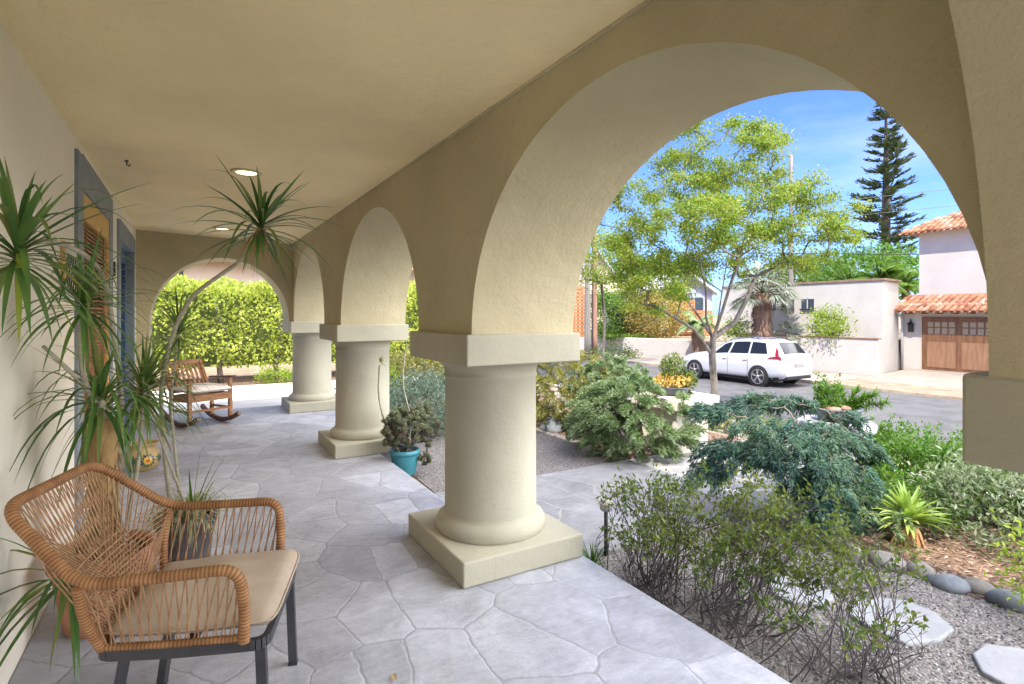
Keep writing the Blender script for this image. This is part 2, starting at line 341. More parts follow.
    # grout, ragged width
    z5 = n.new('ShaderNodeTexNoise'); z5.inputs['Scale'].default_value = 14; z5.inputs['Detail'].default_value = 4; l(tc.outputs['Object'], z5.inputs['Vector'])
    wd = n.new('ShaderNodeMath'); wd.operation = 'MULTIPLY_ADD'; wd.inputs[1].default_value = -.022; wd.inputs[2].default_value = .0; l(z5.outputs['Fac'], wd.inputs[0])
    de = n.new('ShaderNodeMath'); de.operation = 'ADD'; l(v2.outputs['Distance'], de.inputs[0]); l(wd.outputs[0], de.inputs[1])
    g = n.new('ShaderNodeMapRange'); g.inputs['From Min'].default_value = -.004; g.inputs['From Max'].default_value = .007; l(de.outputs[0], g.inputs['Value'])
    mg = n.new('ShaderNodeMixRGB'); mg.inputs[1].default_value = (*grout, 1); l(g.outputs[0], mg.inputs[0]); l(mu.outputs[0], mg.inputs[2]); l(mg.outputs[0], b.inputs['Base Color'])
    ro = n.new('ShaderNodeMapRange'); ro.inputs['To Min'].default_value = .9; ro.inputs['To Max'].default_value = .52; l(g.outputs[0], ro.inputs['Value']); l(ro.outputs[0], b.inputs['Roughness'])
    z6 = n.new('ShaderNodeTexNoise'); z6.inputs['Scale'].default_value = 5; z6.inputs['Detail'].default_value = 10; z6.inputs['Roughness'].default_value = .72; l(tc.outputs['Object'], z6.inputs['Vector'])
    h = n.new('ShaderNodeMath'); h.operation = 'MULTIPLY_ADD'; h.inputs[1].default_value = 1.1; l(z6.outputs['Fac'], h.inputs[0])
    g2 = n.new('ShaderNodeMapRange'); g2.inputs['From Min'].default_value = -.01; g2.inputs['From Max'].default_value = .018; g2.inputs['To Max'].default_value = .22; l(de.outputs[0], g2.inputs['Value']); l(g2.outputs[0], h.inputs[2])
    u = n.new('ShaderNodeBump'); u.inputs['Strength'].default_value = .9; u.inputs['Distance'].default_value = .012; l(h.outputs[0], u.inputs['Height']); l(u.outputs[0], b.inputs['Normal'])
    return m
m_flag = flagstone('porch_flagstone', 2.5, (.44, .452, .50), (.375, .385, .43), (.315, .322, .365), (.31, .315, .34))
m_walk = flagstone('walk_flagstone', 1.9, (.31, .305, .31), (.27, .265, .26), (.23, .225, .225), (.33, .32, .30))
def pebbles(name, scale, cols, bump=1.0, dist=.01, rough=.85):
    m, t, b = M_(name); n = t.nodes; l = t.links.new
    tc = n.new('ShaderNodeTexCoord'); v = n.new('ShaderNodeTexVoronoi'); v.inputs['Scale'].default_value = scale; l(tc.outputs['Object'], v.inputs['Vector'])
    sp = n.new('ShaderNodeSeparateColor'); l(v.outputs['Color'], sp.inputs[0]); r = n.new('ShaderNodeValToRGB'); e = r.color_ramp.elements
    e[0].color = (*cols[0], 1); e[1].color = (*cols[-1], 1)
    for i, c in enumerate(cols[1:-1]): q = e.new((i+1)/(len(cols)-1)); q.color = (*c, 1)
    l(sp.outputs[0], r.inputs[0])
    z = n.new('ShaderNodeTexNoise'); z.inputs['Scale'].default_value = 1.5; z.inputs['Detail'].default_value = 6; l(tc.outputs['Object'], z.inputs['Vector'])
    zr = n.new('ShaderNodeMapRange'); zr.inputs['From Min'].default_value = .3; zr.inputs['From Max'].default_value = .7; zr.inputs['To Min'].default_value = .8; zr.inputs['To Max'].default_value = 1.15; l(z.outputs['Fac'], zr.inputs['Value'])
    mu = n.new('ShaderNodeMixRGB'); mu.blend_type = 'MULTIPLY'; mu.inputs[0].default_value = 1; l(r.outputs[0], mu.inputs[1]); l(zr.outputs[0], mu.inputs[2]); l(mu.outputs[0], b.inputs['Base Color'])
    iv = n.new('ShaderNodeMath'); iv.operation = 'MULTIPLY'; iv.inputs[1].default_value = -1; l(v.outputs['Distance'], iv.inputs[0])
    u = n.new('ShaderNodeBump'); u.inputs['Strength'].default_value = bump; u.inputs['Distance'].default_value = dist; l(iv.outputs[0], u.inputs['Height']); l(u.outputs[0], b.inputs['Normal'])
    b.inputs['Roughness'].default_value = rough
    return m
m_gravel = pebbles('gravel', 62, [(.11,.10,.09), (.21,.185,.17), (.16,.135,.115), (.31,.28,.26), (.085,.08,.08)])
m_mulch = pebbles('bark_mulch', 34, [(.07,.04,.025), (.14,.08,.05), (.20,.12,.075), (.10,.06,.04), (.30,.20,.14)], 1, .02)
m_asphalt = pm('asphalt', (.075,.074,.074), (.125,.12,.118), 1.6, .9, .4, 120, detail=8)
m_conc = pm('sidewalk_concrete', (.27,.245,.22), (.36,.33,.30), 1.6, .85, .25, 60)
m_apron = pm('driveway_concrete', (.26,.22,.17), (.34,.29,.235), 1.1, .85, .2, 50)
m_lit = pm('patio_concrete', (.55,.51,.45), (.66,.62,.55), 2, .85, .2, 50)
m_soil = pm('dry_soil', (.20,.15,.10), (.33,.25,.17), 2.2, .95, .6, 20)
m_rock = pm('blue_grey_rock', (.12,.135,.155), (.21,.225,.245), 7, .75, .5, 25)
m_rock2 = pm('warm_rock', (.17,.155,.135), (.28,.255,.225), 6, .8, .6, 25)
m_blue = pm('grey_blue_paint', (.19,.23,.27), (.24,.28,.33), 9, .5, .1, 80)
m_dblue = pm('deep_blue_paint', (.035,.08,.20), (.05,.11,.27), 8, .45, .1, 80)
m_pine = pm('yellow_pine_wood', (.58,.34,.10), (.68,.44,.16), 3, .5, .15, 60, stretch=(1, 12, 12))
m_slat = pm('varnished_slats', (.26,.10,.04), (.42,.19,.08), 5, .45, .2, 60, stretch=(1, 1, 14))
m_glass = pm('window_glass', (.05,.07,.09), rough=.06, spec=.8)
m_blind = pm('white_blind', (.62,.63,.64), rough=.6)
m_black = pm('black_metal', (.02,.02,.022), (.035,.035,.04), 12, .42, .1, 200)
m_charcoal = pm('charcoal_metal', (.035,.035,.04), (.05,.05,.055), 14, .5, .15, 220)
m_white = pm('white_paint', (.50,.49,.47), (.56,.55,.53), 5, .5)
m_garage = pm('garage_wood', (.13,.058,.026), (.21,.10,.045), 2.2, .5, .2, 30, stretch=(6, 6, .8))
m_gpanel = pm('garage_panel_wood', (.22,.11,.055), (.31,.17,.09), 2, .5, .2, 30, stretch=(5, 5, .6))
m_terra = pm('roof_clay', (.36,.13,.055), (.58,.30,.17), 3.2, .8, .4, 20, c3=(.50,.19,.08), lo=.3, hi=.7)
m_tile, t_, b_ = M_('clay_tiles'); n_ = t_.nodes; g_ = n_.new('ShaderNodeNewGeometry'); r_ = n_.new('ShaderNodeValToRGB'); e_ = r_.color_ramp.elements
e_[0].color = (.20,.075,.04,1); e_[1].color = (.52,.34,.24,1)
for p_, c_ in ((.25, (.36,.14,.07,1)), (.5, (.46,.21,.11,1)), (.75, (.34,.17,.10,1))): q_ = e_.new(p_); q_.color = c_
b_.inputs['Roughness'].default_value = .85; nn_ = n_.new('ShaderNodeTexNoise'); nn_.inputs['Scale'].default_value = 3; nn_.inputs['Detail'].default_value = 8; tc_ = n_.new('ShaderNodeTexCoord'); ma_ = n_.new('ShaderNodeMath'); ma_.operation = 'MULTIPLY_ADD'; ma_.inputs[1].default_value = .9; mb2_ = n_.new('ShaderNodeMath'); mb2_.operation = 'MULTIPLY_ADD'; mb2_.inputs[1].default_value = 1.2; mb2_.inputs[2].default_value = -.6
t_.links.new(tc_.outputs['Object'], nn_.inputs['Vector']); t_.links.new(nn_.outputs['Fac'], mb2_.inputs[0]); t_.links.new(g_.outputs['Random Per Island'], ma_.inputs[0]); t_.links.new(mb2_.outputs[0], ma_.inputs[2]); t_.links.new(ma_.outputs[0], r_.inputs[0]); t_.links.new(r_.outputs[0], b_.inputs['Base Color'])
m_cope = pm('brown_coping', (.20,.12,.08), (.30,.19,.13), 4, .8)
m_bark = pm('grey_bark', (.09,.075,.06), (.21,.18,.15), 9, .9, .9, 40, stretch=(1, 1, .35), bdist=.02)
m_twig = pm('twig_bark', (.055,.045,.045), (.13,.11,.11), 14, .85, .4, 60)
m_cane = pm('pale_cane', (.30,.27,.19), (.44,.40,.30), 18, .75, .6, 60, stretch=(1, 1, 4), bdist=.004)
m_pole = pm('weathered_pole', (.17,.15,.135), (.27,.245,.22), 4, .9, .4, 40, stretch=(4, 4, .3))
m_rpole = pm('reddish_pole', (.24,.13,.085), (.35,.21,.15), 4, .9, .4, 40, stretch=(4, 4, .3))

# ---------------------------------------------------------------- ground, road, water
def gz(x, y):
    """terrain height: garden level by the porch, street a metre lower, terrace behind the far wall"""
    def ss(a, b, t): t = max(0, min(1, (t-a)/(b-a))); return t*t*(3-2*t)
    z = -.20-.86*ss(6.4, 8.6, x)
    if y > 9: z += .86*ss(6.4, 8.6, x)*ss(9, 12, y)*(0 if x > 9 else 0)
    if 10.9 < x < 20: z = -1.3
    if x >= 20: z = -1.02
    if x > 23.65 and y > 12.55: z = .42 if y < 18.4 else 0.0
    if x > 27: z = z-.1+.8*ss(40, 120, x)
    if y > 9.4 and x < 4.5: z = max(z, -.06)
    return z
xs = sorted(set([-300,-120,-50,-20,-8,-3,0,1,2,2.6,3,4,4.5,5,6,6.4]+[6.4+.2*i for i in range(1, 12)]+[9,10,10.9,11.05,14,17,19.9,20,20.1,21,22,23,23.6,23.7,25,27,27.1,32,40,60,90,150,300]))
ys = sorted(set([-300,-100,-40,-20,-10,-5,-2,0,1,2,3,4,5,6,7,8,9.3,9.5,11,12.5,12.6,13,15,18.3,18.5,22,30,45,70,120,300]))
g = MB(); V = [(x, y, gz(x, y)) for x in xs for y in ys]; ny = len(ys)
g.add(V, [(i*ny+j, (i+1)*ny+j, (i+1)*ny+j+1, i*ny+j+1) for i in range(len(xs)-1) for j in range(ny-1)], 0, False)
struct('ground', g, m_soil, 'dry garden soil reaching out to the horizon', 'ground')
def sheet(name, poly, z, mat, label, cat, thick=0, bev=0):
    mb = MB()
    if thick: mb.prism(poly, z-thick, z)
    else: mb.add([(x, y, z) for x, y in poly], [tuple(range(len(poly)))])
    return struct(name, mb, mat, label, cat, bev)
def wavy(pts, amp, rng, n=5):
    o = []
    for i in range(len(pts)):
        a = pts[i]; b = pts[(i+1) % len(pts)]
        for k in range(n):
            t = k/n; o.append((a[0]+(b[0]-a[0])*t+rng.uniform(-amp, amp), a[1]+(b[1]-a[1])*t+rng.uniform(-amp, amp)))
    return o
rr = random.Random(3)
sheet('gravel_bed', wavy([(2.0,-4),(4.15,-4),(4.0,3.0),(2.0,3.0)], .03, rr, 8), -.192, m_gravel, 'pale grey gravel bed below the porch edge', 'gravel')
sheet('gravel_path', wavy([(2.0,4.75),(4.35,4.65),(4.55,6.4),(4.3,9),(2.0,9)], .03, rr, 6), -.192, m_gravel, 'grey gravel beyond the flagstone walk', 'gravel')
sheet('mulch_bed', wavy([(4.1,-4),(6.4,-4),(6.4,3.0),(4.0,3.0)], .03, rr, 8), -.188, m_mulch, 'brown bark mulch bed under the garden plants', 'ground')
sheet('planting_bed', wavy([(4.45,4.8),(6.4,4.8),(6.4,9.5),(4.3,9.5),(4.5,6.6)], .03, rr, 6), -.188, m_mulch, 'sunlit bark mulch under the junipers', 'ground')
sheet('porch_floor', [(-.645,-4.2),(2.11,-4.2),(2.11,3.62),(1.76,3.66),(1.76,5.82),(2.11,5.82),(2.11,9.75),(-.645,9.75)], 0, m_flag, 'irregular pale flagstone floor of the porch', 'floor', .24, .012)
sheet('landing', [(1.7,3.0),(4.6,3.0),(6.3,3.0),(6.3,4.75),(1.7,4.78)], -.165, m_walk, 'lower flagstone walk leading away from the porch', 'path', .1, .01)
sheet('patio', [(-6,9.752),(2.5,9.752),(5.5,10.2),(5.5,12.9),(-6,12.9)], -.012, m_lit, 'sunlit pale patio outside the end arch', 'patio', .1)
sheet('patio', [(-6,-14),(6,-14),(6,-4.21),(-6,-4.21)], -.02, m_lit, 'unseen pale patio added behind the near end of the porch to bounce sunlight', 'patio', .1)  # out of view, added to bounce sunlight up to the porch ceiling
for i in range(4):
    sheet('walk_step', [(6.302+i*.42,3.0),(6.72+i*.42,3.0),(6.72+i*.42,4.75),(6.302+i*.42,4.75)], -.33-i*.17, m_conc, 'concrete step going down toward the sidewalk', 'step', .5)
sheet('sidewalk', [(8.3,-60),(10.0,-60),(10.0,60),(8.3,60)], -1.0, m_conc, 'near concrete sidewalk along the street', 'sidewalk', .1)
sheet('road', [(11.2,-80),(20,-80),(20,90),(11.2,90)], -1.1, m_asphalt, 'grey asphalt street running past the house', 'road', .05)
sheet('kerb', [(10.95,-80),(11.198,-80),(11.198,90),(10.95,90)], -.99, m_conc, 'near concrete kerb of the street', 'kerb', .3, .02)
sheet('kerb', [(20.002,11.6),(20.22,11.6),(20.22,90),(20.002,90)], -.98, m_conc, 'far concrete kerb behind the parked car', 'kerb', .3, .02)
sheet('sidewalk', [(20.222,11.6),(23.55,11.6),(23.55,90),(20.222,90)], -.985, m_apron, 'sunlit tan sidewalk below the white walls', 'sidewalk', .1)
mb = MB(); mb.add([(20.002,-10,-1.095),(20.002,11.55,-1.095),(27.2,11.9,-.86),(27.2,-10,-.86)], [(0,3,2,1)]); struct('driveway', mb, m_apron, 'sunlit tan concrete driveway before the wooden garage door', 'driveway')

# ---------------------------------------------------------------- the house with its arcade
XI, XO = 1.342, 2.04; SP, AB = 1.383, 1.02; WX = -.645; TOPZ = 3.35
def cz(x): return 2.64+(x-WX)/(XI-WX)*(2.565-2.64)
house = empty('stucco_house', (0, 0, 0), 'cream stucco house whose arcaded porch with round columns shelters the flagstone floor', 'house')
def arch_strip(mb, a0, a1, b, spring, top, lo, hi, axis, n=40):
    """wall from lo to hi thick, along axis, with a half-elliptic opening between a0 and a1"""
    c = (a0+a1)/2; ra = (a1-a0)/2; P = [(c-ra*math.cos(math.pi*i/n), spring+b*math.sin(math.pi*i/n)) for i in range(n+1)]
    def X(u, v, z): return (v, u, z) if axis == 'y' else (u, v, z)
    for side in (lo, hi):
        V = []
        for (u, z) in P: V += [X(u, side, z), X(u, side, top)]
        F = [(2*i, 2*i+2, 2*i+3, 2*i+1) for i in range(n)]
        if (side == lo) == (axis == 'y'): F = [f[::-1] for f in F]
        mb.add(V, F)
    V = []
    for (u, z) in P: V += [X(u, lo, z), X(u, hi, z)]
    mb.add(V, [((2*i, 2*i+1, 2*i+3, 2*i+2) if axis == 'y' else (2*i, 2*i+2, 2*i+3, 2*i+1)) for i in range(n)], 0, True)
cols = [-3.06, .03, 3.15, 6.23, 9.25]; PH = .41
mb = MB()
for i, c in enumerate(cols):
    lo = c-PH; hi = c+PH
    mb.add([(XI,lo,SP),(XO,lo,SP),(XO,hi,SP),(XI,hi,SP),(XI,lo,TOPZ),(XO,lo,TOPZ),(XO,hi,TOPZ),(XI,hi,TOPZ)], [(0,3,2,1),(4,5,6,7),(1,2,6,5),(3,0,4,7)])
    if i == 0: mb.add([(XI,lo,SP),(XO,lo,SP),(XO,lo,TOPZ),(XI,lo,TOPZ)], [(0,1,2,3)])
    if i < 4: arch_strip(mb, hi, cols[i+1]-PH, AB, SP, TOPZ, XI, XO, 'y')
    else: mb.add([(XI,hi,SP),(XO,hi,SP),(XO,hi,TOPZ),(XI,hi,TOPZ)], [(0,3,2,1)])
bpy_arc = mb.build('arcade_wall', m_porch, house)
mb = MB()
for lo, hi, bb_ in ((8.98, 9.6, .93), (-.17, .439, 1.14)):
    if lo < 0: mb.build('end_wall', m_porch, house); mb = MB()
    arch_strip(mb, -.495, 1.295, bb_, SP, 3.2, lo, hi, 'x')
    mb.bb((-.66, lo, 0.002), (-.495, hi, 3.2)); mb.bb((1.295, lo, SP), (XI-.002, hi, 3.2))
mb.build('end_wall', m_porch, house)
mb = MB(); mb.add([(WX-.01,-3.39,cz(WX-.01)),(XI+.3,-3.39,cz(XI+.3)),(XI+.3,9.59,cz(XI+.3)),(WX-.01,9.59,cz(WX-.01)), (WX-.01,-3.39,3.2),(XI+.01,-3.39,3.2),(XI+.01,9.59,3.2),(WX-.01,9.59,3.2)], [(0,1,2,3),(4,7,6,5)])
mb.build('porch_ceiling', m_ceil, house)
mb = MB(); mb.bb((-9, -3.6, 3.2), (XI+.02, 9.7, 3.3)); mb.bb((-9,-3.6,-.2), (-8.8,9.7,3.2)); mb.build('roof', m_terra, house)
mb = MB(); mb.bb((XO-.12, -3.5, 3.352), (XO+.06, 9.7, 3.42)); mb.build('parapet_cap', m_terra, house)
# small ridge where the arcade meets the ceiling
mb = MB(); mb.tube([(XI-.004, -3.3, cz(XI)-.004), (XI-.004, 8.98, cz(XI)-.004)], .009, 8); mb.build('ceiling_ridge', m_porch, house)
# inner wall with its two openings (z0, z1, y0, y1)
W1 = (4.52, 6.2, .0, 2.55); W2 = (6.85, 8.55, 0, 2.45)
mb = MB()
mb.bb((WX-.2, -3.4, -.1), (WX, W1[0], 2.75)); mb.bb((WX-.2, W1[0], W1[3]), (WX, W1[1], 2.75)); mb.bb((WX-.2, W1[1], -.1), (WX, W2[0], 2.75))
mb.bb((WX-.2, W2[0], W2[3]), (WX, W2[1], 2.75)); mb.bb((WX-.2, W2[1], -.1), (WX, 9.7, 2.75)); mb.bb((-9, 9.5, -.1), (WX-.2, 9.69, 3.2)); mb.bb((-9, -3.6, -.1), (WX-.2, -3.4, 3.2))
mb.build('wall', m_wall, house)
# capital / shaft / plinth of one column, copied along the arcade
def column(cy, z1=None):
    cx = 1.68; mb = MB(); r = .296
    prof = [(r+.052, .144), (r+.058, .155), (r+.057, .185), (r+.045, .215), (r+.022, .232), (r+.006, .243), (r, .262), (r-.001, .6), (r-.003, 1.10), (r+.004, 1.105), (r+.005, 1.118), (r, 1.124), (r+.002, 1.15), (r+.012, 1.175), (r+.035, 1.197), (r+.06, 1.212)]
    mb.lathe(prof, (cx, cy, 0), 64)
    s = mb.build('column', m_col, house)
    q = MB(); q.bb((1.293, cy-.452, 1.211), (2.063, cy+.452, 1.385)); q.build('capital', m_col, s, bev=.008)
    q = MB(); q.bb((1.277, cy-.442, .001), (2.092, cy+.442, .143)); q.build('plinth', m_col, s, bev=.01)
for c in cols: column(c)
# shuttered window / door by the dracaena
def opening(name, y0, y1, z0, z1, fw, mat, px=.02):
    mb = MB(); x0, x1 = WX-.19, WX+px
    mb.bb((x0, y0-.02, z0+.002), (x1, y0+fw, z1)); mb.bb((x0, y1-fw, z0+.002), (x1, y1+.02, z1)); mb.bb((x0, y0+fw, z1-fw*1.1), (x1-.002, y1-fw, z1+.02))
    return mb.build(name, mat, house, bev=.004)
wf = opening('window_frame', 4.46, 6.25, 0, 2.56, .2, m_blue)
mb = MB(); mb.bb((WX-.15, 4.66, .3), (WX-.10, 6.05, 2.33)); mb.build('backing', m_black, wf)
mb = MB(); mb.bb((WX-.03, 4.66, 2.15), (WX+.012, 6.05, 2.33)); mb.bb((WX-.03, 4.66, .3), (WX+.012, 4.69, 2.15)); mb.bb((WX-.03, 6.02, .3), (WX+.012, 6.05, 2.15)); mb.build('shutter_header', m_pine, wf, bev=.003)
mb = MB()
for i in range(61):
    z = .32+i*.03; mb.box((WX-.02, 5.355, z), (.034, 1.32, .011), 0, 0, Matrix.Rotation(.5, 3, 'Y'))
for yy in (4.9, 5.36, 5.8): mb.bb((WX-.002, yy-.004, .3), (WX+.004, yy+.004, 2.15))
mb.build('shutter_slats', m_slat, wf)
mb = MB(); mb.bb((WX-.19, 4.64, 0.002), (WX+.015, 6.07, .298)); mb.build('window_sill', m_wall, wf)
df = opening('door_frame', 6.78, 8.6, 0, 2.46, .16, m_blue)
mb = MB(); mb.bb((WX-.14, 6.94, .002), (WX-.06, 7.10, 2.28)); mb.bb((WX-.14, 8.28, .002), (WX-.06, 8.44, 2.28)); mb.bb((WX-.14, 7.1, 2.12), (WX-.061, 8.28, 2.28)); mb.bb((WX-.14, 7.1, .002), (WX-.061, 8.28, .25)); mb.bb((WX-.14, 7.66, .25), (WX-.062, 7.72, 2.12)); mb.build('door', m_dblue, df, bev=.004)
mb = MB(); mb.bb((WX-.11, 7.1, .25), (WX-.10, 8.28, 2.12)); mb.build('pane', m_glass, df)
mb = MB()
for i in range(60): mb.box((WX-.085, 7.38, .27+i*.031), (.02, .52, .004), 0, 0, Matrix.Rotation(.9, 3, 'Y'))
mb.build('blind', m_blind, df)
mb = MB(); mb.bb((WX, 6.42, 1.86), (WX+.02, 6.47, 2.0)); mb.build('doorbell', m_black, house, bev=.004)
# framed wall piece
wp = empty('wall_plaque', (WX, 4.1, 1.75), 'white wall plaque with dark scrolled lines and a tan edge, hung behind the dracaena', 'plaque')
mb = MB(); mb.bb((WX+.001, 4.03, 1.60), (WX+.018, 4.40, 1.90)); mb.build('panel', m_white, wp, bev=.003)
mb = MB(); mb.bb((WX+.001, 3.99, 1.68), (WX+.022, 4.028, 1.92)); mb.build('frame', m_pine, wp, bev=.003)
mb = MB(); rr = random.Random(5)
for i in range(5):
    y = 4.08+i*.068; mb.tube([(WX+.021, y+.016*math.sin(k*1.1+i), 1.63+k*.028) for k in range(9)], .003, 5)
mb.build('scrollwork', m_black, wp)
# recessed ceiling lights
m_bulb, t_, b_ = M_('warm_bulb'); b_.inputs['Emission Color'].default_value = (1, .80, .48, 1); b_.inputs['Emission Strength'].default_value = 2.5; b_.inputs['Base Color'].default_value = (.8,.7,.5,1)
m_trim = pm('brass_trim', (.55,.45,.25), rough=.4)
for i, (x, y) in enumerate(((.37, 4.72), (.35, 8.0))):
    z = cz(x); t = empty('ceiling_light', (x, y, z), ['lit round recessed downlight nearest the camera in the porch ceiling', 'lit round recessed downlight farther off, before the end arch'][i], 'light', 'recessed porch lights')
    mb = MB(); mb.lathe([(.078,-.004),(.082,-.012),(.112,-.008),(.116,.003)], (x,y,z), 40); mb.build('trim', m_trim, t)
    mb = MB(); mb.lathe([(.001,-.006),(.07,-.006),(.078,-.002)], (x,y,z), 32); mb.build('bulb', m_bulb, t)
    ld = bpy.data.lights.new('downlight', 'SPOT'); ld.energy = 22; ld.color = (1, .78, .5); ld.spot_size = R(130); ld.spot_blend = .8; ld.shadow_soft_size = .06
    lo = bpy.data.objects.new('downlight', ld); COL.objects.link(lo); lo.parent = t; lo.location = (0, 0, -.03)
# ---------------------------------------------------------------- across the street
m_dark = pm('dark_opening', (.03,.03,.035), rough=.3)
# long low white wall (left of and behind the car), retaining wall right of it
wl = empty('low_wall', (23.6, 26, -1), 'long low white wall across the street left of the parked car', 'wall')
mb = MB(); mb.prism([(23.6,18.4),(23.85,18.4),(23.85,34),(23.6,34)], -1.02, .03); mb.build('wall_face', m_far, wl, bev=.02)
wr = empty('retaining_wall', (23.6, 15, -1), 'white retaining wall with brown coping to the right of the parked car', 'wall')
mb = MB(); mb.prism([(23.6,11.55),(25.0,11.93),(25.0,12.2),(23.85,11.9),(23.85,18.38),(23.6,18.38)], -1.02, .48); mb.build('wall_face', m_far, wr, bev=.02)
mb = MB(); mb.prism([(23.56,11.5),(23.89,11.5),(23.89,18.39),(23.56,18.39)], .482, .54); mb.build('coping', m_cope, wr, bev=.01)
wt = empty('garden_wall', (25, 16, .4), 'tall white house wall with small windows rising behind the terrace plants', 'wall')
mb = MB()
B, C_, A = (25.0,12.0), (27.05,12.35), (25.0,20.0)
mb.prism([B, C_, (27.05,20.0), A], -1.0, 2.9); body = mb.build('wall_face', m_far, wt, bev=.02)
mb = MB(); mb.prism([(24.94,11.9),(27.08,12.25),(27.08,20.05),(24.94,20.05)], 2.902, 3.0); mb.build('coping', m_cope, wt, bev=.01)
for yy, ww in ((15.25, .6), (16.25, .65), (17.05, .35)):
    mb = MB(); mb.bb((24.975, yy-ww/2, 1.75), (25.03, yy+ww/2, 2.25)); wdw = mb.build('window', m_glass, wt)
    mb = MB(); mb.bb((24.88, yy-ww/2-.04, 1.69), (24.97, yy+ww/2+.04, 1.745)); mb.build('sill', m_dark, wdw, bev=.01)
    mb = MB(); mb.bb((24.95, yy-.02, 1.75), (24.972, yy+.02, 2.25)); mb.bb((24.95, yy-ww/2, 2.2), (24.972, yy+ww/2, 2.25)); mb.build('frame', m_white, wdw)

# garage house with tiled roofs
gh = empty('garage_house', (27.1, 9, -.9), 'white two storey house with red clay tile roofs and a wooden garage door', 'house')
mb = MB(); mb.prism([(27.1,-6),(34,-6),(34,12.28),(27.1,12.28)], -.95, 1.95); mb.prism([(28.3,-6),(36,-6),(36,12.1),(28.3,12.1)], 1.951, 5.15); mb.build('wall', m_far, gh, bev=.015)
def tiled(x0, z0, x1, z1, y0, y1, pitch=.24, course=.42, hip=0):
    """barrel-tile roof slope: rows of overlapping half-round tiles"""
    mb = MB(); n = int((y1-y0)/pitch); sl = math.hypot(x1-x0, z1-z0); m = max(1, int(sl/course)); rr = random.Random(int(x0*10))
    ux, uz = (x1-x0)/sl, (z1-z0)/sl
    for i in range(n):
        yc = y0+pitch*(i+.5)
        for k in range(m):
            s0 = k*course-.04; s1 = (k+1)*course+.03
            if hip and (y1-yc) < hip*(s0)/sl*1.0: continue
            j = rr.uniform(-.012, .012); r0 = pitch*.40; r1 = pitch*.33; V = []; e = .02+rr.uniform(0, .012)
            for s, r, e2 in ((s0, r0, e), (s1, r1, 0)):
                for q in range(7):
                    a = math.pi*q/6; hh = r*math.sin(a)+e2
                    V.append((x0+ux*s-uz*hh, yc+j+r*math.cos(a), z0+uz*s+ux*hh))
            mb.add(V, [(q, q+1, q+8, q+7) for q in range(6)]+[tuple(range(7))[::-1]], 0, True)
            V = []
            for s in (s0, s1):
                for q in range(5):
                    a = math.pi*q/4; hh = -pitch*.18*math.sin(a)
                    V.append((x0+ux*s-uz*hh, yc+pitch/2+pitch*.3*math.cos(a), z0+uz*s+ux*hh))
            mb.add(V, [(q, q+1, q+6, q+5) for q in range(4)], 0, True)
    return mb
mb = tiled(26.45, 1.62, 28.35, 2.42, 5, 12.55); mb.add([(26.5,5,1.60),(28.35,5,2.38),(28.35,12.5,2.38),(26.5,12.5,1.60)], [(0,1,2,3)]); r1_ = mb.build('lower_roof', m_tile, gh)
mb = tiled(27.75, 5.12, 31.2, 6.75, 3, 12.6, hip=2.6); mb.add([(27.8,3,5.1),(31.2,3,6.7),(31.2,9.9,6.7),(27.8,12.55,5.1)], [(0,1,2,3)]); mb.add([(27.8,12.55,5.1),(31.2,9.9,6.7),(34.6,12.55,5.1)], [(0,1,2)]); mb.build('upper_roof', m_tile, gh)
mb = MB()
for i in range(14): mb.bb((26.55, 5.2+i*.55, 1.5), (27.09, 5.28+i*.55, 1.58))
mb.bb((26.52, 5, 1.57), (26.56, 12.5, 1.63)); mb.build('rafter_tails', m_cope, gh)
# garage door
m_amber = pm('amber_glass', (.30,.24,.16), rough=.15)
D0, D1, DZ0, DZ1 = 6.5, 11.35, -.87, 1.28
mb = MB(); mb.bb((27.02, D0, DZ0), (27.095, D1, DZ1)); gd = mb.build('garage_door', m_garage, gh)
mb = MB(); w4 = (D1-D0)/4
for i in range(4):
    a = D0+i*w4+.1; b = D0+(i+1)*w4-.1
    pn = MB(); gl = MB(); pn.bb((27.0, a, DZ0+.12), (27.019, b, DZ0+1.2)); pn.build('door_panel', m_gpanel, gd, bev=.01)
    for k in range(4):
        q = a+(b-a)*k/4; gl.bb((27.005, q+.03, DZ1-.62), (27.019, q+(b-a)/4-.03, DZ1-.37)); gl.bb((27.005, q+.03, DZ1-.32), (27.019, q+(b-a)/4-.03, DZ1-.12))
    gl.build('door_window', m_amber, gd)
mb = MB(); mb.bb((27.03, D1+.002, DZ0), (27.12, D1+.1, DZ1+.1)); mb.bb((27.03, D0-.1, DZ1+.002), (27.12, D1, DZ1+.1)); mb.build('door_frame', m_garage, gh)
ml_ = MB(); ml_.bb((26.93, 11.78, .72), (27.09, 11.94, 1.05)); ml_.lathe([(.16,1.05),(.02,1.18)], (26.98,11.86,0), 8, 0, False); ml_.tube([(27.09,11.86,1.2),(26.98,11.86,1.28),(26.98,11.86,1.16)], .015, 6); ml_.build('lantern', m_black, gh)
mb = MB(); mb.tube([(26.6,12.22,1.6),(27.0,12.22,1.35),(27.02,12.2,1.2),(27.02,12.2,-.9)], .05, 8); mb.build('downspout', m_white, gh)

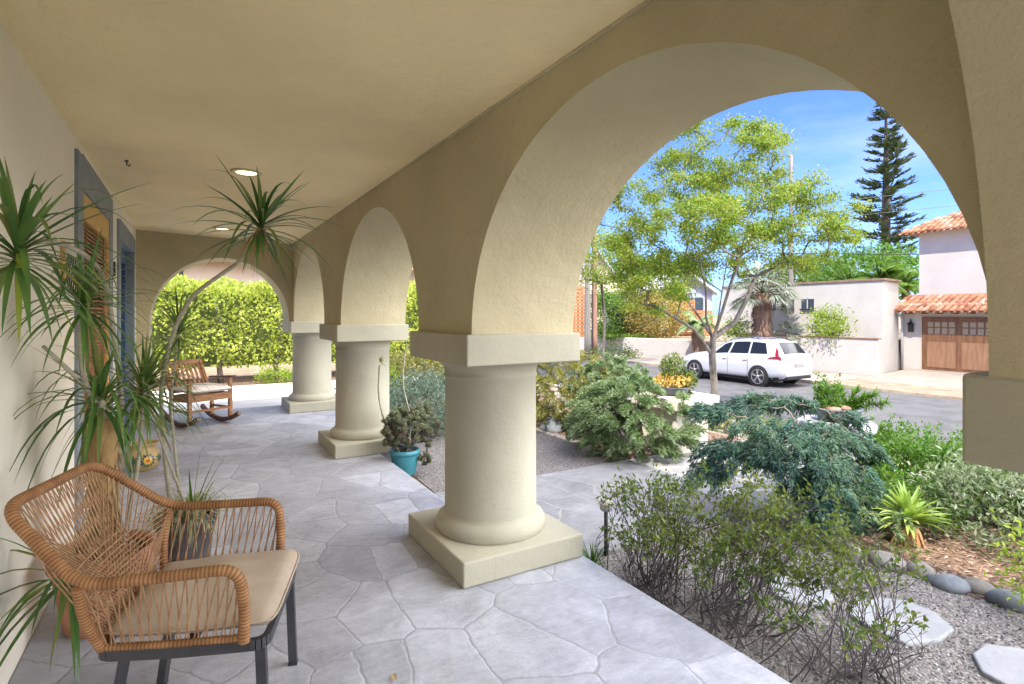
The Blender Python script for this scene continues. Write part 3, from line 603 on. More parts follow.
# ---------------------------------------------------------------- far left: poles, houses
def pole(px, d, z1, r, mat, label, arms=0):
    x, y = at(px, d); t = empty('utility_pole', (x, y, -1.02), label, 'pole')
    mb = MB(); mb.tube([(x, y, -1.05+k*(z1+1.05)/6) for k in range(7)], [r*(1-.04*k) for k in range(7)], 12); mb.build('shaft', mat, t)
    if arms:
        mb = MB(); mb.bar((x-ST*.0-1.1*CT, y+1.1*ST, z1-.35), (x+1.1*CT, y-1.1*ST, z1-.35), .1, .12); mb.build('crossarm', mat, t)
        mb = MB()
        for k in (-1, -.5, .5, 1): mb.lathe([(.03,0),(.05,.06),(.03,.13)], (x+k*CT, y-k*ST, z1-.29), 8)
        mb.build('insulator', m_dark, t)
        mb = MB(); mb.lathe([(.22,0),(.24,.1),(.24,.6),(.2,.7)], (x+.3, y+.2, z1-1.6), 12); mb.build('transformer', m_conc, t)
    return x, y
pole(587.5, 31, 6.5, .19, m_pole, 'grey weathered utility pole across the street at the far left')
pole(594.5, 31.4, 6.2, .17, m_rpole, 'reddish wooden pole standing against the grey utility pole')
px_, py_ = pole(791, 30, 10.3, .12, m_pole, 'tall slim utility pole rising behind the street tree')
for (a, da, za, b, db, zb_, sag, lab) in ((640, 34, 252, 1100, 24, 255, 2, 'lowest power line crossing in front of the tiled house'), (800, 30, 205, 1100, 40, 172, 3, 'upper power line against the blue sky'), (800, 30, 221, 1100, 40, 190, 3, 'middle power line against the blue sky')):
    A0 = (*at(a, da), zat(za, da)); B0 = (*at(b, db), zat(zb_, db)); mb = MB()
    mb.tube([(A0[0]+(B0[0]-A0[0])*t/20, A0[1]+(B0[1]-A0[1])*t/20, A0[2]+(B0[2]-A0[2])*t/20-.012*sag*(1-(t/10-1)**2)) for t in range(21)], .022 if za == 252 else .015, 5)
    tag(mb.build('power_line', m_black), lab, 'cable', 'power lines')
def gable(name, px0, px1, d, zb, ze, zr, mat, roofm, label, depth=8):
    x0, y0 = at(px0, d); x1, y1 = at(px1, d); t = empty(name, ((x0+x1)/2, (y0+y1)/2, zb), label, 'house')
    fx, fy = ST, CT
    P = [(x0,y0),(x1,y1),(x1+fx*depth,y1+fy*depth),(x0+fx*depth,y0+fy*depth)]
    mb = MB(); mb.prism(P, zb, ze); mx_, my_ = (x0+x1)/2, (y0+y1)/2
    mb.add([(x0,y0,ze),(x1,y1,ze),(mx_,my_,zr)], [(0,1,2)]); mb.build('wall', mat, t)
    mb = MB(); o = .6
    for sx_, sy_ in ((x0,y0),(x1,y1)):
        ex, ey = sx_+(sx_-mx_)*.12, sy_+(sy_-my_)*.12; ez = ze-(zr-ze)*.12
        V = [(ex-fx*o,ey-fy*o,ez),(mx_-fx*o,my_-fy*o,zr),(mx_+fx*depth,my_+fy*depth,zr),(ex+fx*depth,ey+fy*depth,ez)]
        V += [(a, b, c+.18) for a, b, c in V]; mb.add(V, [(0,1,2,3),(4,7,6,5),(0,4,5,1),(3,2,6,7),(0,3,7,4),(1,5,6,2)])
    mb.build('roof', roofm, t); return t, (x0,y0), (x1,y1)
m_roof = pm('grey_roof', (.40,.38,.36), (.52,.50,.47), 3, .8)
m_greyw = stucco('grey_house_paint', (.42,.45,.50), .05, .2, 8)
m_orange = pm('orange_stain_wood', (.42,.15,.06), (.56,.24,.10), 3, .6, .2, 30, stretch=(1,1,10))
t, a, b = gable('white_gabled_house', 655, 712, 40, 0, 3.1, 4.6, m_greyw, m_white, 'grey house with a white gabled roof edge seen through the street tree')
mb = MB(); x, y = at(694, 39.9); mb.box((x, y, 2.1), (1.3,.06,1.2), -YAW); wdw = mb.build('window', m_glass, t); mb = MB(); mb.box((x-ST*.05, y-CT*.05, 2.1), (.06,.04,1.2), -YAW); mb.box((x-ST*.05, y-CT*.05, 1.46), (1.5,.06,.08), -YAW); mb.build('frame', m_white, wdw)
t, a, b = gable('beige_house', 570, 626, 46, 0, 3.4, 6.6, m_bldg, m_roof, 'beige house with a sloping roof behind the two poles')
mb = MB(); x, y = at(616, 45.9); mb.box((x, y, 1.6), (1.9,.1,3.0), -YAW); mb.build('door', m_blue, t)
mb = MB(); x, y = at(603, 45.85); mb.box((x, y, 3.6), (3.6,.5,.9), -YAW); mb.build('balcony', m_bldg, t, bev=.03)
def slatfence(px0, px1, d, z0, z1, label, step=.24):
    x0, y0 = at(px0, d); x1, y1 = at(px1, d); t = empty('slat_fence', ((x0+x1)/2,(y0+y1)/2,z0), label, 'fence'); mb = MB(); z = z0
    while z < z1: mb.bar((x0,y0,z+.1), (x1,y1,z+.1), .04, .19); z += step
    mb.build('boards', m_orange, t); mb = MB()
    for k in range(4): mb.box((x0+(x1-x0)*k/3+.05, y0+(y1-y0)*k/3+.06, (z0+z1)/2), (.12,.12,z1-z0))
    mb.build('post', m_orange, t)
slatfence(670, 694, 37, .1, 2.4, 'orange stained slat fence left of the street tree trunk')
slatfence(696, 712, 36, .1, 1.6, 'small orange slat fence seen just behind the street tree trunk')
slatfence(574, 586, 36, 0, 3.2, 'orange fence panel left of the grey utility pole')
mb = MB(); mb.add([(*at(604,35),.05),(*at(645,35),.05),(*at(645,42),.25),(*at(604,42),.25)], [(0,1,2,3)]); 
lw = leafm('lawn_green', [(.10,.20,.02),(.20,.32,.05)])
rg = np.random.default_rng(5); 
P = np.array([[*at(rg.uniform(604, 648), rg.uniform(34.5, 41)), .02] for _ in range(2500)]); mbl = MB(); leaves(mbl, P, np.c_[rg.normal(size=(2500, 2))*.4, np.ones(2500)], .28, .12, rg)
tag(mbl.build('grass', lw), 'bright green lawn patch above the low white wall', 'grass', kind='stuff')
# neighbour's house beyond the end-arch hedge
nb = empty('neighbour_house', (0, 19, 0), 'pinkish stucco house with open wooden eaves beyond the hedge', 'house')
m_pink = stucco('pink_stucco', (.62,.50,.40), .05, .3, 12)
mb = MB(); mb.prism([(-14,19),(12,19),(12,28),(-14,28)], -.1, 3.3); mb.build('wall', m_pink, nb)
mb = MB(); V = [(-15,18.3,3.2),(13,18.3,3.2),(13,23,4.8),(-15,23,4.8)]; V += [(a,b,c+.14) for a,b,c in V]; mb.add(V, [(0,1,2,3)[::-1],(4,5,6,7),(0,1,5,4),(1,2,6,5),(2,3,7,6),(3,0,4,7)]); mb.build('roof', m_pink, nb)
mb = MB()
for i in range(30): mb.bar((-14+i*.9,18.25,3.06),(-14+i*.9,19.05,3.32),.1,.14)
mb.bb((-15,18.22,3.04),(13,18.28,3.26)); mb.build('rafters', pm('eave_wood', (.45,.30,.17), (.55,.38,.22), 3), nb)
mb = MB(); mb.bb((-1.2,18.94,2.55),(-.2,18.995,2.95)); mb.build('window', m_dark, nb)

# ---------------------------------------------------------------- white estate car, nose towards +Y
def car():
    t = empty('parked_car', (18.55, 14.0, -1.1), 'white estate car parked at the far kerb with its rear light toward us', 'car')
    paint = pm('white_car_paint', (.50,.51,.53), rough=.22, spec=.5, coat=.8); glass = pm('tinted_glass', (.012,.015,.02), rough=.08, spec=.25)
    tyre = pm('tyre_rubber', (.02,.02,.02), rough=.85); rim = pm('alloy', (.55,.55,.57), rough=.3, metal=.7); red = pm('tail_light_red', (.22,.008,.012), rough=.15, coat=.5)
    blk = pm('black_trim', (.02,.02,.022), rough=.5); chrome = pm('chrome', (.7,.7,.72), rough=.12, metal=1)
    cx, z0 = 18.55, -1.1; Y = lambda s: 16.35-s              # s = metres back from the nose
    # stations: s, bottom z, half width, belt z, belt half width, roof z, roof half width
    ST_ = [(0.00,.42,.55,.62,.52,.66,.40),(.06,.30,.74,.72,.70,.80,.55),(.22,.24,.86,.82,.80,.92,.62),(.55,.22,.92,.93,.86,1.00,.66),(1.0,.22,.945,.99,.88,1.06,.70),(1.35,.22,.95,1.02,.89,1.10,.72),
           (1.55,.22,.95,1.03,.90,1.17,.70),(1.95,.22,.95,1.04,.90,1.42,.64),(2.3,.22,.95,1.05,.90,1.57,.61),(2.7,.22,.95,1.06,.90,1.63,.60),(3.1,.22,.95,1.07,.90,1.65,.60),(3.6,.23,.95,1.09,.90,1.64,.60),
           (4.0,.25,.95,1.11,.90,1.61,.60),(4.26,.27,.945,1.12,.89,1.56,.59),(4.46,.30,.93,1.12,.88,1.32,.68),(4.60,.33,.91,1.10,.86,1.14,.74),(4.67,.38,.88,.98,.83,1.00,.72),(4.71,.48,.84,.90,.80,.92,.70)]
    rows = []
    for (s, zb, hw, zt, bw, zr, rw) in ST_:
        r = [(hw*.86, zb), (hw*.97, zb+.10), (hw, zb+.30*(zt-zb)), (hw*.995, zb+.62*(zt-zb)), (bw+.02, zt-.07), (bw, zt)]
        for k in (.08, .5, .92): r.append((bw+(rw-bw)*k-.02*math.sin(math.pi*k)*0, zt+(zr-.03-zt)*k))
        r += [(rw*.93, zr-.005), (rw*.6, zr+.025), (0, zr+.035)]
        rows.append((s, r))
    nR = len(rows[0][1])
    def grid(sel, side, off=0, name=None):
        V = []; F = []
        return V, F
    mb = MB(); V = []
    for s, r in rows:
        ring = [(cx-a, Y(s), z0+z) for a, z in r]+[(cx+a, Y(s), z0+z) for a, z in r[-2::-1]]
        V += ring
    n = 2*nR-1; F = []
    for i in range(len(rows)-1):
        for j in range(n-1): F.append((i*n+j, i*n+j+1, (i+1)*n+j+1, (i+1)*n+j))
        F.append((i*n+n-1, i*n, (i+1)*n, (i+1)*n+n-1))
    mb.add(V, F, 0, True); mb.add(V[:n], [tuple(range(n))[::-1]], 0); mb.add(V[-n:], [tuple(range(n))], 0)
    body = mb.build('body', paint, t)
    def sidept(s, row, side, off=.006):
        for i in range(len(rows)-1):
            if rows[i][0] <= s <= rows[i+1][0]:
                k = (s-rows[i][0])/(rows[i+1][0]-rows[i][0]); j = int(row); f = row-j
                def g_(q): a = rows[q][1][j]; b = rows[q][1][min(j+1, nR-1)]; return (a[0]+(b[0]-a[0])*f, a[1]+(b[1]-a[1])*f)
                a = g_(i); b = g_(i+1); return (cx+side*(a[0]+(b[0]-a[0])*k+off), Y(s), z0+a[1]+(b[1]-a[1])*k)
    def patch(mb, side, s0, s1, r0, r1, ns=6, nr=3, off=.008, s0t=None, s1t=None):
        V = []
        for a in range(nr+1):
            fr = a/nr; row = r0+(r1-r0)*fr; lo = s0+((s0t if s0t is not None else s0)-s0)*fr; hi = s1+((s1t if s1t is not None else s1)-s1)*fr
            for b in range(ns+1): V.append(sidept(lo+(hi-lo)*b/ns, row, side, off))
        mb.add(V, [(a*(ns+1)+b, a*(ns+1)+b+1, (a+1)*(ns+1)+b+1, (a+1)*(ns+1)+b) for a in range(nr) for b in range(ns)], 0, True)
    for side in (-1, 1):
        for (s0, s1, s0t, s1t) in ((1.62,2.42,2.12,2.48),(2.50,3.30,2.56,3.26),(3.37,4.08,3.33,3.86)):
            mb = MB(); patch(mb, side, s0, s1, 6.15, 8.05, s0t=s0t, s1t=s1t); mb.build('side_window', glass, t)
        mb = MB(); V = []
        patch(mb, side, .16, .62, 3.3, 4.5, off=.01, s0t=.3, s1t=.8); mb.build('headlight', pm('headlight_glass', (.5,.52,.55), rough=.1), t)
        mb = MB(); patch(mb, side, 4.10, 4.64, 3.9, 5.0, off=.022, s0t=4.44, s1t=4.62, ns=12); patch(mb, side, 4.44, 4.62, 5.0, 7.8, off=.022, s0t=4.30, s1t=4.42, ns=6, nr=5); mb.build('tail_light', red, t)
        mb = MB(); patch(mb, side, .75, 4.5, 0.0, 1.1, ns=20, off=.004); mb.build('sill_trim', blk, t)
        for s in (2.46, 3.33): 
            mb = MB(); mb.bb((cx+side*.955-.004, Y(s)-.004, z0+.38), (cx+side*.955+.004, Y(s)+.004, z0+1.0)); mb.build('door_seam', blk, t)
        for s in (2.2, 3.1):
            mb = MB(); mb.bar((cx+side*.955, Y(s)-.02, z0+.92), (cx+side*.955, Y(s)-.2, z0+.93), .03, .025); mb.build('door_handle', paint, t, bev=.006)
        mb = MB(); mb.tube([(cx+side*.55, Y(2.3), z0+1.6), (cx+side*.56, Y(2.6), z0+1.70), (cx+side*.555, Y(3.4), z0+1.70), (cx+side*.54, Y(4.0), z0+1.59)], .018, 6); mb.build('roof_rail', chrome, t)
        mb = MB(); mb.blob((cx+side*1.03, Y(1.85), z0+1.08), (.10, .06, .075), random.Random(1), amp=0); mb.build('mirror', blk, t)
        for s in (.90, 3.77):
            wx = cx+side*.86
            mb = MB(); mb.lathe([(.40,-.02),(.40,.115)], (0,0,0), 36); 
            mb.V = [np.stack([wx-side*0+side*v[:,2], Y(s)+v[:,0], z0+.36+v[:,1]], 1) for v in mb.V]; mb.build('wheel_arch', blk, t)
            mb = MB(); mb.lathe([(.24,.00),(.335,-.0),(.36,.03),(.362,.10),(.345,.125),(.27,.13),(.255,.12)], (0,0,0), 40)
            def place(m): m.V = [np.stack([wx-side*.0+side*v[:,2], Y(s)+v[:,0], z0+.36+v[:,1]], 1) for v in m.V]
            place(mb); wh = mb.build('wheel', tyre, t)
            mb = MB(); mb.lathe([(.255,.118),(.262,.126),(.25,.128),(.235,.10),(.23,.09)], (0,0,0), 40); place(mb)
            for k in range(5):
                a = 2*math.pi*k/5+.3
                for da in (-.13, .13):
                    p0 = (.05*math.cos(a), .05*math.sin(a)); p1 = (.245*math.cos(a+da), .245*math.sin(a+da))
                    mb.bar((wx+side*.125, Y(s)+p0[0], z0+.36+p0[1]), (wx+side*.118, Y(s)+p1[0], z0+.36+p1[1]), .035, .02)
            q = MB(); q.lathe([(.001,.14),(.05,.135),(.06,.12)], (0,0,0), 16); place(q); mb.add(np.concatenate(q.V), [tuple(f) for f in q.F], 0, True)
            mb.build('rim', rim, wh)
            mb = MB(); mb.lathe([(.001,.05),(.25,.05)], (0,0,0), 24); place(mb); mb.build('brake', blk, wh)
    # rear glass, windscreen
    def across(ss, name, m_, w_):
        mb = MB(); V = []; sg = 1 if ss[0] < 3 else -1
        for s in ss:
            p9, p10, p11 = [sidept(s, k, 1, 0) for k in (9, 10, 11)]; q = [(cx+(p9[0]-cx)*w_, p9), (p10[0], p10), (cx, p11), (2*cx-p10[0], p10), (2*cx-(cx+(p9[0]-cx)*w_), p9)]
            V += [(a, b[1]+sg*.014, b[2]+.016) for a, b in q]
        n_ = len(ss); mb.add(V, [(a*5+b, a*5+b+1, (a+1)*5+b+1, (a+1)*5+b) for a in range(n_-1) for b in range(4)], 0, True); mb.build(name, m_, t)
    across([1.52, 1.55, 1.95, 2.24], 'windscreen', glass, .97); across([4.30, 4.46, 4.58], 'rear_window', glass, .93)
    mb = MB(); mb.bb((cx-.52, Y(4.33), z0+1.555), (cx+.52, Y(4.08), z0+1.60)); mb.build('roof_spoiler', paint, t, bev=.015)
    mb = MB(); mb.bb((cx-.74, Y(4.745), z0+.40), (cx+.74, Y(4.5), z0+.55)); mb.build('rear_bumper', paint, t, bev=.04)
    mb = MB(); mb.bb((cx-.70, Y(4.735), z0+.30), (cx+.70, Y(4.45), z0+.398)); mb.build('bumper_trim', blk, t, bev=.02)
    mb = MB(); mb.bb((cx-.26, Y(4.735), z0+.74), (cx+.26, Y(4.72), z0+.86)); mb.build('number_plate', m_conc, t, bev=.003)
    for side in (-1, 1):
        mb = MB(); V = [(cx+side*.86, Y(4.60), z0+1.02), (cx+side*.50, Y(4.70), z0+.99), (cx+side*.50, Y(4.715), z0+.90), (cx+side*.86, Y(4.64), z0+.88), (cx+side*.78, Y(4.5), z0+1.15)]
        mb.add(V, [(0,1,2,3)[::side]]); mb.build('rear_lamp', red, t)
    mb = MB(); mb.bb((cx-.8, Y(4.3), z0+.2), (cx+.8, Y(.4), z0+.3)); mb.build('underbody', blk, t)
car()
# ---------------------------------------------------------------- foliage materials
l_tree = leafm('street_tree_leaf', [(.045,.10,.012),(.11,.19,.02),(.20,.28,.03),(.28,.28,.04),(.08,.15,.02)], trans=.33)
l_hedge = leafm('hedge_leaf', [(.12,.18,.02),(.31,.37,.06),(.52,.54,.14),(.18,.25,.035)], trans=.4, rough=.4)
l_jun = leafm('juniper_green', [(.06,.115,.04),(.13,.20,.09),(.22,.28,.14),(.08,.14,.055)], trans=.2)
l_gold = leafm('golden_cypress', [(.10,.11,.02),(.19,.19,.04),(.28,.26,.08),(.14,.14,.035)], trans=.25)
l_cedar = leafm('blue_cedar', [(.010,.036,.030),(.024,.074,.062),(.055,.13,.10),(.11,.18,.09),(.015,.05,.042)], trans=.15)
l_green = leafm('box_leaf', [(.025,.07,.01),(.055,.14,.015),(.12,.22,.03),(.035,.09,.012)], trans=.35)
l_shrub = leafm('shrub_leaf', [(.035,.065,.02),(.075,.12,.03),(.17,.20,.045),(.05,.085,.03)], trans=.35)
l_silver = leafm('silver_leaf', [(.06,.10,.04),(.13,.18,.09),(.26,.30,.20),(.08,.13,.04)], trans=.25)
l_yg = leafm('yellow_green_leaf', [(.09,.16,.012),(.19,.27,.025),(.29,.36,.05),(.13,.20,.02)], trans=.38)
l_agave = leafm('agave_leaf', [(.17,.27,.04),(.28,.38,.09),(.38,.45,.15)], trans=.3, rough=.4)
l_drac = leafm('dracaena_leaf', [(.025,.07,.02),(.055,.13,.035),(.11,.21,.05),(.20,.22,.07),(.04,.10,.03)], trans=.25, rough=.28, spec=.5)
l_dead = leafm('dead_leaf', [(.30,.20,.09),(.42,.30,.15),(.24,.13,.06)], trans=.2)
l_olive = leafm('olive_red_leaf', [(.12,.16,.03),(.26,.26,.05),(.36,.20,.07),(.40,.34,.10),(.14,.20,.04)], trans=.3)
l_pine = leafm('dark_pine', [(.035,.06,.025),(.07,.10,.045),(.13,.15,.08)], trans=.15)
l_palm = leafm('grey_palm', [(.10,.12,.085),(.20,.22,.17),(.30,.32,.26),(.07,.10,.055)], trans=.25)
l_bgreen = leafm('bright_palm', [(.045,.10,.012),(.11,.20,.025),(.20,.30,.05)], trans=.35)
l_blugr = leafm('blue_grey_shrub', [(.04,.08,.04),(.10,.15,.11),(.20,.26,.21),(.07,.11,.05)], trans=.25)
l_succ = leafm('purple_succulent', [(.12,.09,.09),(.24,.17,.15),(.14,.20,.09),(.30,.33,.22),(.09,.06,.07)], trans=.15, rough=.45)
l_var = leafm('variegated_leaf', [(.10,.15,.06),(.30,.34,.20),(.50,.50,.38),(.14,.20,.08)], trans=.3)
l_flow = leafm('yellow_flower', [(.55,.33,.03),(.70,.50,.08),(.65,.40,.20),(.30,.38,.06)], trans=.3)

# ---------------------------------------------------------------- street tree
def street_tree():
    rg = np.random.default_rng(11); bx, by = at(715, 12.5); zb = -1.05; f = 12.5/549
    t = empty('street_tree', (bx, by, zb), 'airy street tree with pale forked trunk and yellow green leaves by the pavement', 'tree')
    def S(px, py, dd=0): x, y = at(px, 12.5+dd); return (x, y, zat(py, 12.5+dd))
    trunk = [(bx, by, zb), (bx-.01, by, zb+.4), S(714, 385), S(712, 355), S(713, 338)]
    stems = [trunk, [S(713,338), S(700,318,.2), S(684,296,.4), S(672,276,.6), S(664,250,.7)], [S(713,338), S(706,318,-.2), S(706,290,-.5), S(700,262,-.7), S(690,230,-.9)],
             [S(713,338), S(722,312,-.1), S(730,286,-.3), S(740,256,-.5), S(748,220,-.6)], [S(713,338), S(718,320,.2), S(722,292,.5), S(728,255,.9), S(738,215,1.3)],
             [S(713,338), S(735,322,.1), S(748,296,.3), S(756,276,.5)], [S(712,355), S(695,330,-.2), S(676,318,-.3), S(655,306,-.4)]]
    # crown clusters, uneven: many small pads of foliage
    pads = []
    for (px, py, dd, rx, rz, k) in ((660,190,0,1.0,.55,22),(700,165,.3,1.1,.5,26),(745,155,0,1.0,.6,22),(640,230,.4,.9,.6,20),(690,225,-.7,1.1,.6,24),(745,215,-.5,1.2,.7,26),(790,190,.2,.8,.5,16),(800,228,.0,1.1,.4,20),(845,235,.3,.7,.3,10),
                                   (770,250,.4,.9,.5,14),(620,255,0,.55,.5,14),(665,262,.8,.8,.4,14),(725,262,.9,.9,.4,12),(700,130,.1,.9,.35,14),(760,128,.2,.8,.35,12),(650,300,-.4,.5,.3,6),(830,205,.1,.7,.3,8),(810,265,.3,.6,.25,7),(605,205,.2,.5,.6,12),(665,285,-.3,.9,.35,16),(690,270,.6,.8,.3,14),(640,270,.2,.7,.4,14),(720,240,-.9,1.,.5,18),(770,215,.7,.9,.5,16),(700,185,.9,1.1,.6,20),(735,190,1.4,1.2,.6,16),(700,205,-1.4,1.0,.6,16)):
        c = S(px, py, dd); pads.append(ball(rg, k, c, (rx, rx, rz)))
    T = np.concatenate(pads)
    A, par = skeleton(stems, T, rg, .16, .12, .9, .05)
    mb = MB(); wood(mb, A, par, .0062, .50, .135, 7); mb.build('trunk', m_bark, t)
    n = 290; P = np.repeat(T, n, 0)+rg.normal(size=(len(T)*n, 3))*np.array([.13, .13, .075])
    keep = rg.random(len(P)) < np.repeat(rg.uniform(.15, 1, len(T))**1.4, n); P = P[keep]
    D = rg.normal(size=(len(P), 3))+np.array([0, 0, -.3])
    mb = MB(); leaves(mb, P, D, rg.uniform(.05, .085, len(P)), rg.uniform(.028, .046, len(P)), rg); mb.build('crown', l_tree, t)
street_tree()

def hedge_box(name, label, x0, x1, y0, y1, z0, z1, n, mat, size, seed, top=.12, stems=True, front=None, cat='hedge'):
    rg = np.random.default_rng(seed); t = empty(name, ((x0+x1)/2, (y0+y1)/2, z0), label, cat)
    nz = lambda x, y, s: np.sin(x*s+seed)*np.sin(y*s*1.3+2*seed)+.6*np.sin(x*s*2.3+1.7)*np.sin(y*s*2.1+.4)+.4*np.sin(x*s*4.7+y*3)
    Fr = rg.random(n); P = np.zeros((n, 3))
    lx, ly, lz = x1-x0, y1-y0, z1-z0; aT = lx*ly; aS = 2*(lx+ly)*lz; isT = Fr < aT/(aT+aS)
    P[:, 0] = rg.uniform(x0, x1, n); P[:, 1] = rg.uniform(y0, y1, n); P[:, 2] = rg.uniform(z0, z1, n)
    s = rg.random(n); pl = lx/(lx+ly)
    depth = np.abs(rg.normal(size=n))*.12
    N = np.zeros((n, 3)); N[isT] = (0, 0, 1)
    side = ~isT; a = side & (s < pl); b = side & (s >= pl); e = rg.random(n) < .5
    P[isT, 2] = z1-depth[isT]+top*nz(P[isT, 0], P[isT, 1], 2.2)
    P[a, 1] = np.where(e[a], y0+depth[a]-.09*nz(P[a, 0], P[a, 2]*1.5, 3.1)-.05, y1-depth[a]); N[a, 1] = np.where(e[a], -1, 1)
    P[b, 0] = np.where(e[b], x0+depth[b]-.09*nz(P[b, 1], P[b, 2]*1.5, 3.1)-.05, x1-depth[b]); N[b, 0] = np.where(e[b], -1, 1)
    top_lim = z1+top*nz(P[:, 0], P[:, 1], 2.2); P[side, 2] = np.minimum(P[side, 2], top_lim[side])
    hole = nz(P[:, 0]+P[:, 1], P[:, 2], 3.7) < -.80; P = P[~hole]; N = N[~hole]; n = len(P)
    D = N*.9+rg.normal(size=(n, 3))*.7
    mb = MB(); leaves(mb, P, D, rg.uniform(.7, 1.25, n)*size, rg.uniform(.45, .65, n)*size, rg, tilt=N*1.2); mb.build('foliage', mat, t)
    return t, rg
# hedge beyond the end arch
t, rg = hedge_box('hedge', 'tall sunlit leafy hedge beyond the end arch of the porch', -5.5, 8.5, 13.6, 14.8, .32, 2.2, 50000, l_hedge, .10, 3, .10)
mb = MB()
for i in range(15):
    x = -5+i*.95+rg.uniform(-.2, .2); y = 14.0+rg.uniform(-.15, .15); mb.tube([(x, y, -.1), (x+rg.uniform(-.05,.05), y, .3), (x+rg.uniform(-.15,.15), y+.1, .9), (x+rg.uniform(-.2,.2), y+.1, 1.8)], [.07, .055, .045, .03], 8)
mb.build('stems', m_bark, t)
mb = MB(); mb.bb((-5.3, 14.25, .3), (8.3, 14.4, 2.0)); mb.build('shade_core', pm('hedge_shade', (.05,.07,.02), (.10,.12,.03), 8, .9, .8, 12), t)  # solid dark slab within the leaves, coloured as the hedge's inner shade

def mound(name, label, c, rad, nt, mat, size, seed, kind='broad', base=None, nl=40, stems=5, cat='shrub', twig=m_twig, rtip=.0022, spread=.14, aspect=.5, shell=.35, rmax=.05, upd=.5):
    """shrub: stems from the ground to leaf tufts filling an uneven dome"""
    rg = np.random.default_rng(seed); t = empty(name, (c[0], c[1], base if base is not None else c[2]-rad[2]), label, cat)
    zb = base if base is not None else c[2]-rad[2]
    T = ball(rg, nt, c, rad, shell); T = T[T[:, 2] > zb+.03]
    st = []
    for i in range(stems):
        a = rg.uniform(0, 6.28); r0 = rg.uniform(.02, .12)*rad[0]*2; p = (c[0]+r0*math.cos(a), c[1]+r0*math.sin(a), zb-.02); q = (p[0]+.3*rad[0]*math.cos(a), p[1]+.3*rad[1]*math.sin(a), zb+.35*(c[2]+rad[2]-zb)); st.append([p, q])
    A, par = skeleton(st, T, rg, max(.05, size*1.2), .3, .5, .1)
    mb = MB(); wood(mb, A, par, rtip, .45, rmax, 5); mb.build('branches', twig, t)
    mb = MB()
    if kind == 'needle':
        # feathery sprays: a drooping axis set with fine scales
        V0 = unit(T-np.array([c[0], c[1], zb])+rg.normal(size=T.shape)*.2); V0[:, 2] = V0[:, 2]*.4+.1
        ns = 5; m = nl
        cur = np.repeat(T, m, 0); D = np.repeat(unit(V0), m, 0); u = rg.uniform(0, 1, len(cur))[:, None]; Ls = np.repeat(rg.uniform(.6, 1.3, len(T)), m)[:, None]*spread*2
        side = rg.normal(size=(len(cur), 3)); side -= D*np.sum(side*D, 1, keepdims=True); side = unit(side)
        ax = cur+D*u*Ls+np.array([0, 0, -1.])*(u**2)*Ls*.55
        P = ax+side*(1-u*.75)*spread*.45*rg.random((len(cur), 1)); dd = unit(D*1.0+side*.8+np.array([0, 0, -1.])*u*.9)
        leaves(mb, P, dd, rg.uniform(.7, 1.3, len(P))*size, size*aspect, rg)
    else:
        P = np.repeat(T, nl, 0)+rg.normal(size=(len(T)*nl, 3))*spread*.6; D = unit(P-np.array([c[0], c[1], zb-.2]))*upd+rg.normal(size=P.shape)*.6
        leaves(mb, P, D, rg.uniform(.7, 1.3, len(P))*size, size*aspect*rg.uniform(.8, 1.2, len(P)), rg)
    mb.build('foliage', mat, t); return t
G0 = -.2
mound('juniper', 'feathery green juniper spreading in front of the flower topped pillar', (4.75,5.1,.20), (.74,.70,.46), 330, l_jun, .045, 21, 'needle', G0, 170, spread=.11, aspect=.30)
mound('juniper', 'taller grey green juniper rising behind the feathery one', (5.15,6.0,.36), (.5,.5,.50), 190, l_jun, .045, 22, 'needle', G0, 160, spread=.10, aspect=.30)
mound('golden_cypress', 'golden yellow cypress bush left of the green juniper', (4.95,6.95,.36), (.72,1.0,.56), 420, l_gold, .05, 23, 'needle', G0, 90, spread=.10, aspect=.26, twig=m_bark)
mound('blue_grey_shrub', 'blue grey leafy shrub behind the turquoise pot', (2.85,7.5,.18), (.6,.8,.42), 150, l_blugr, .04, 24, 'broad', G0, 50, spread=.13)
mound('blue_grey_shrub', 'small blue grey shrub low beside the middle column', (3.3,8.7,.12), (.7,.7,.36), 110, l_blugr, .04, 25, 'broad', G0, 45, spread=.13)

mound('golden_shrub', 'yellow green shrub beyond the middle column in front of the hedge', (3.95,10.4,.25), (.95,.6,.48), 150, l_gold, .07, 26, 'broad', G0, 40, spread=.16)
mound('golden_shrub', 'smaller yellow green shrub close behind the middle column', (2.9,9.9,.15), (.55,.5,.36), 90, l_yg, .06, 27, 'broad', G0, 40, spread=.14)
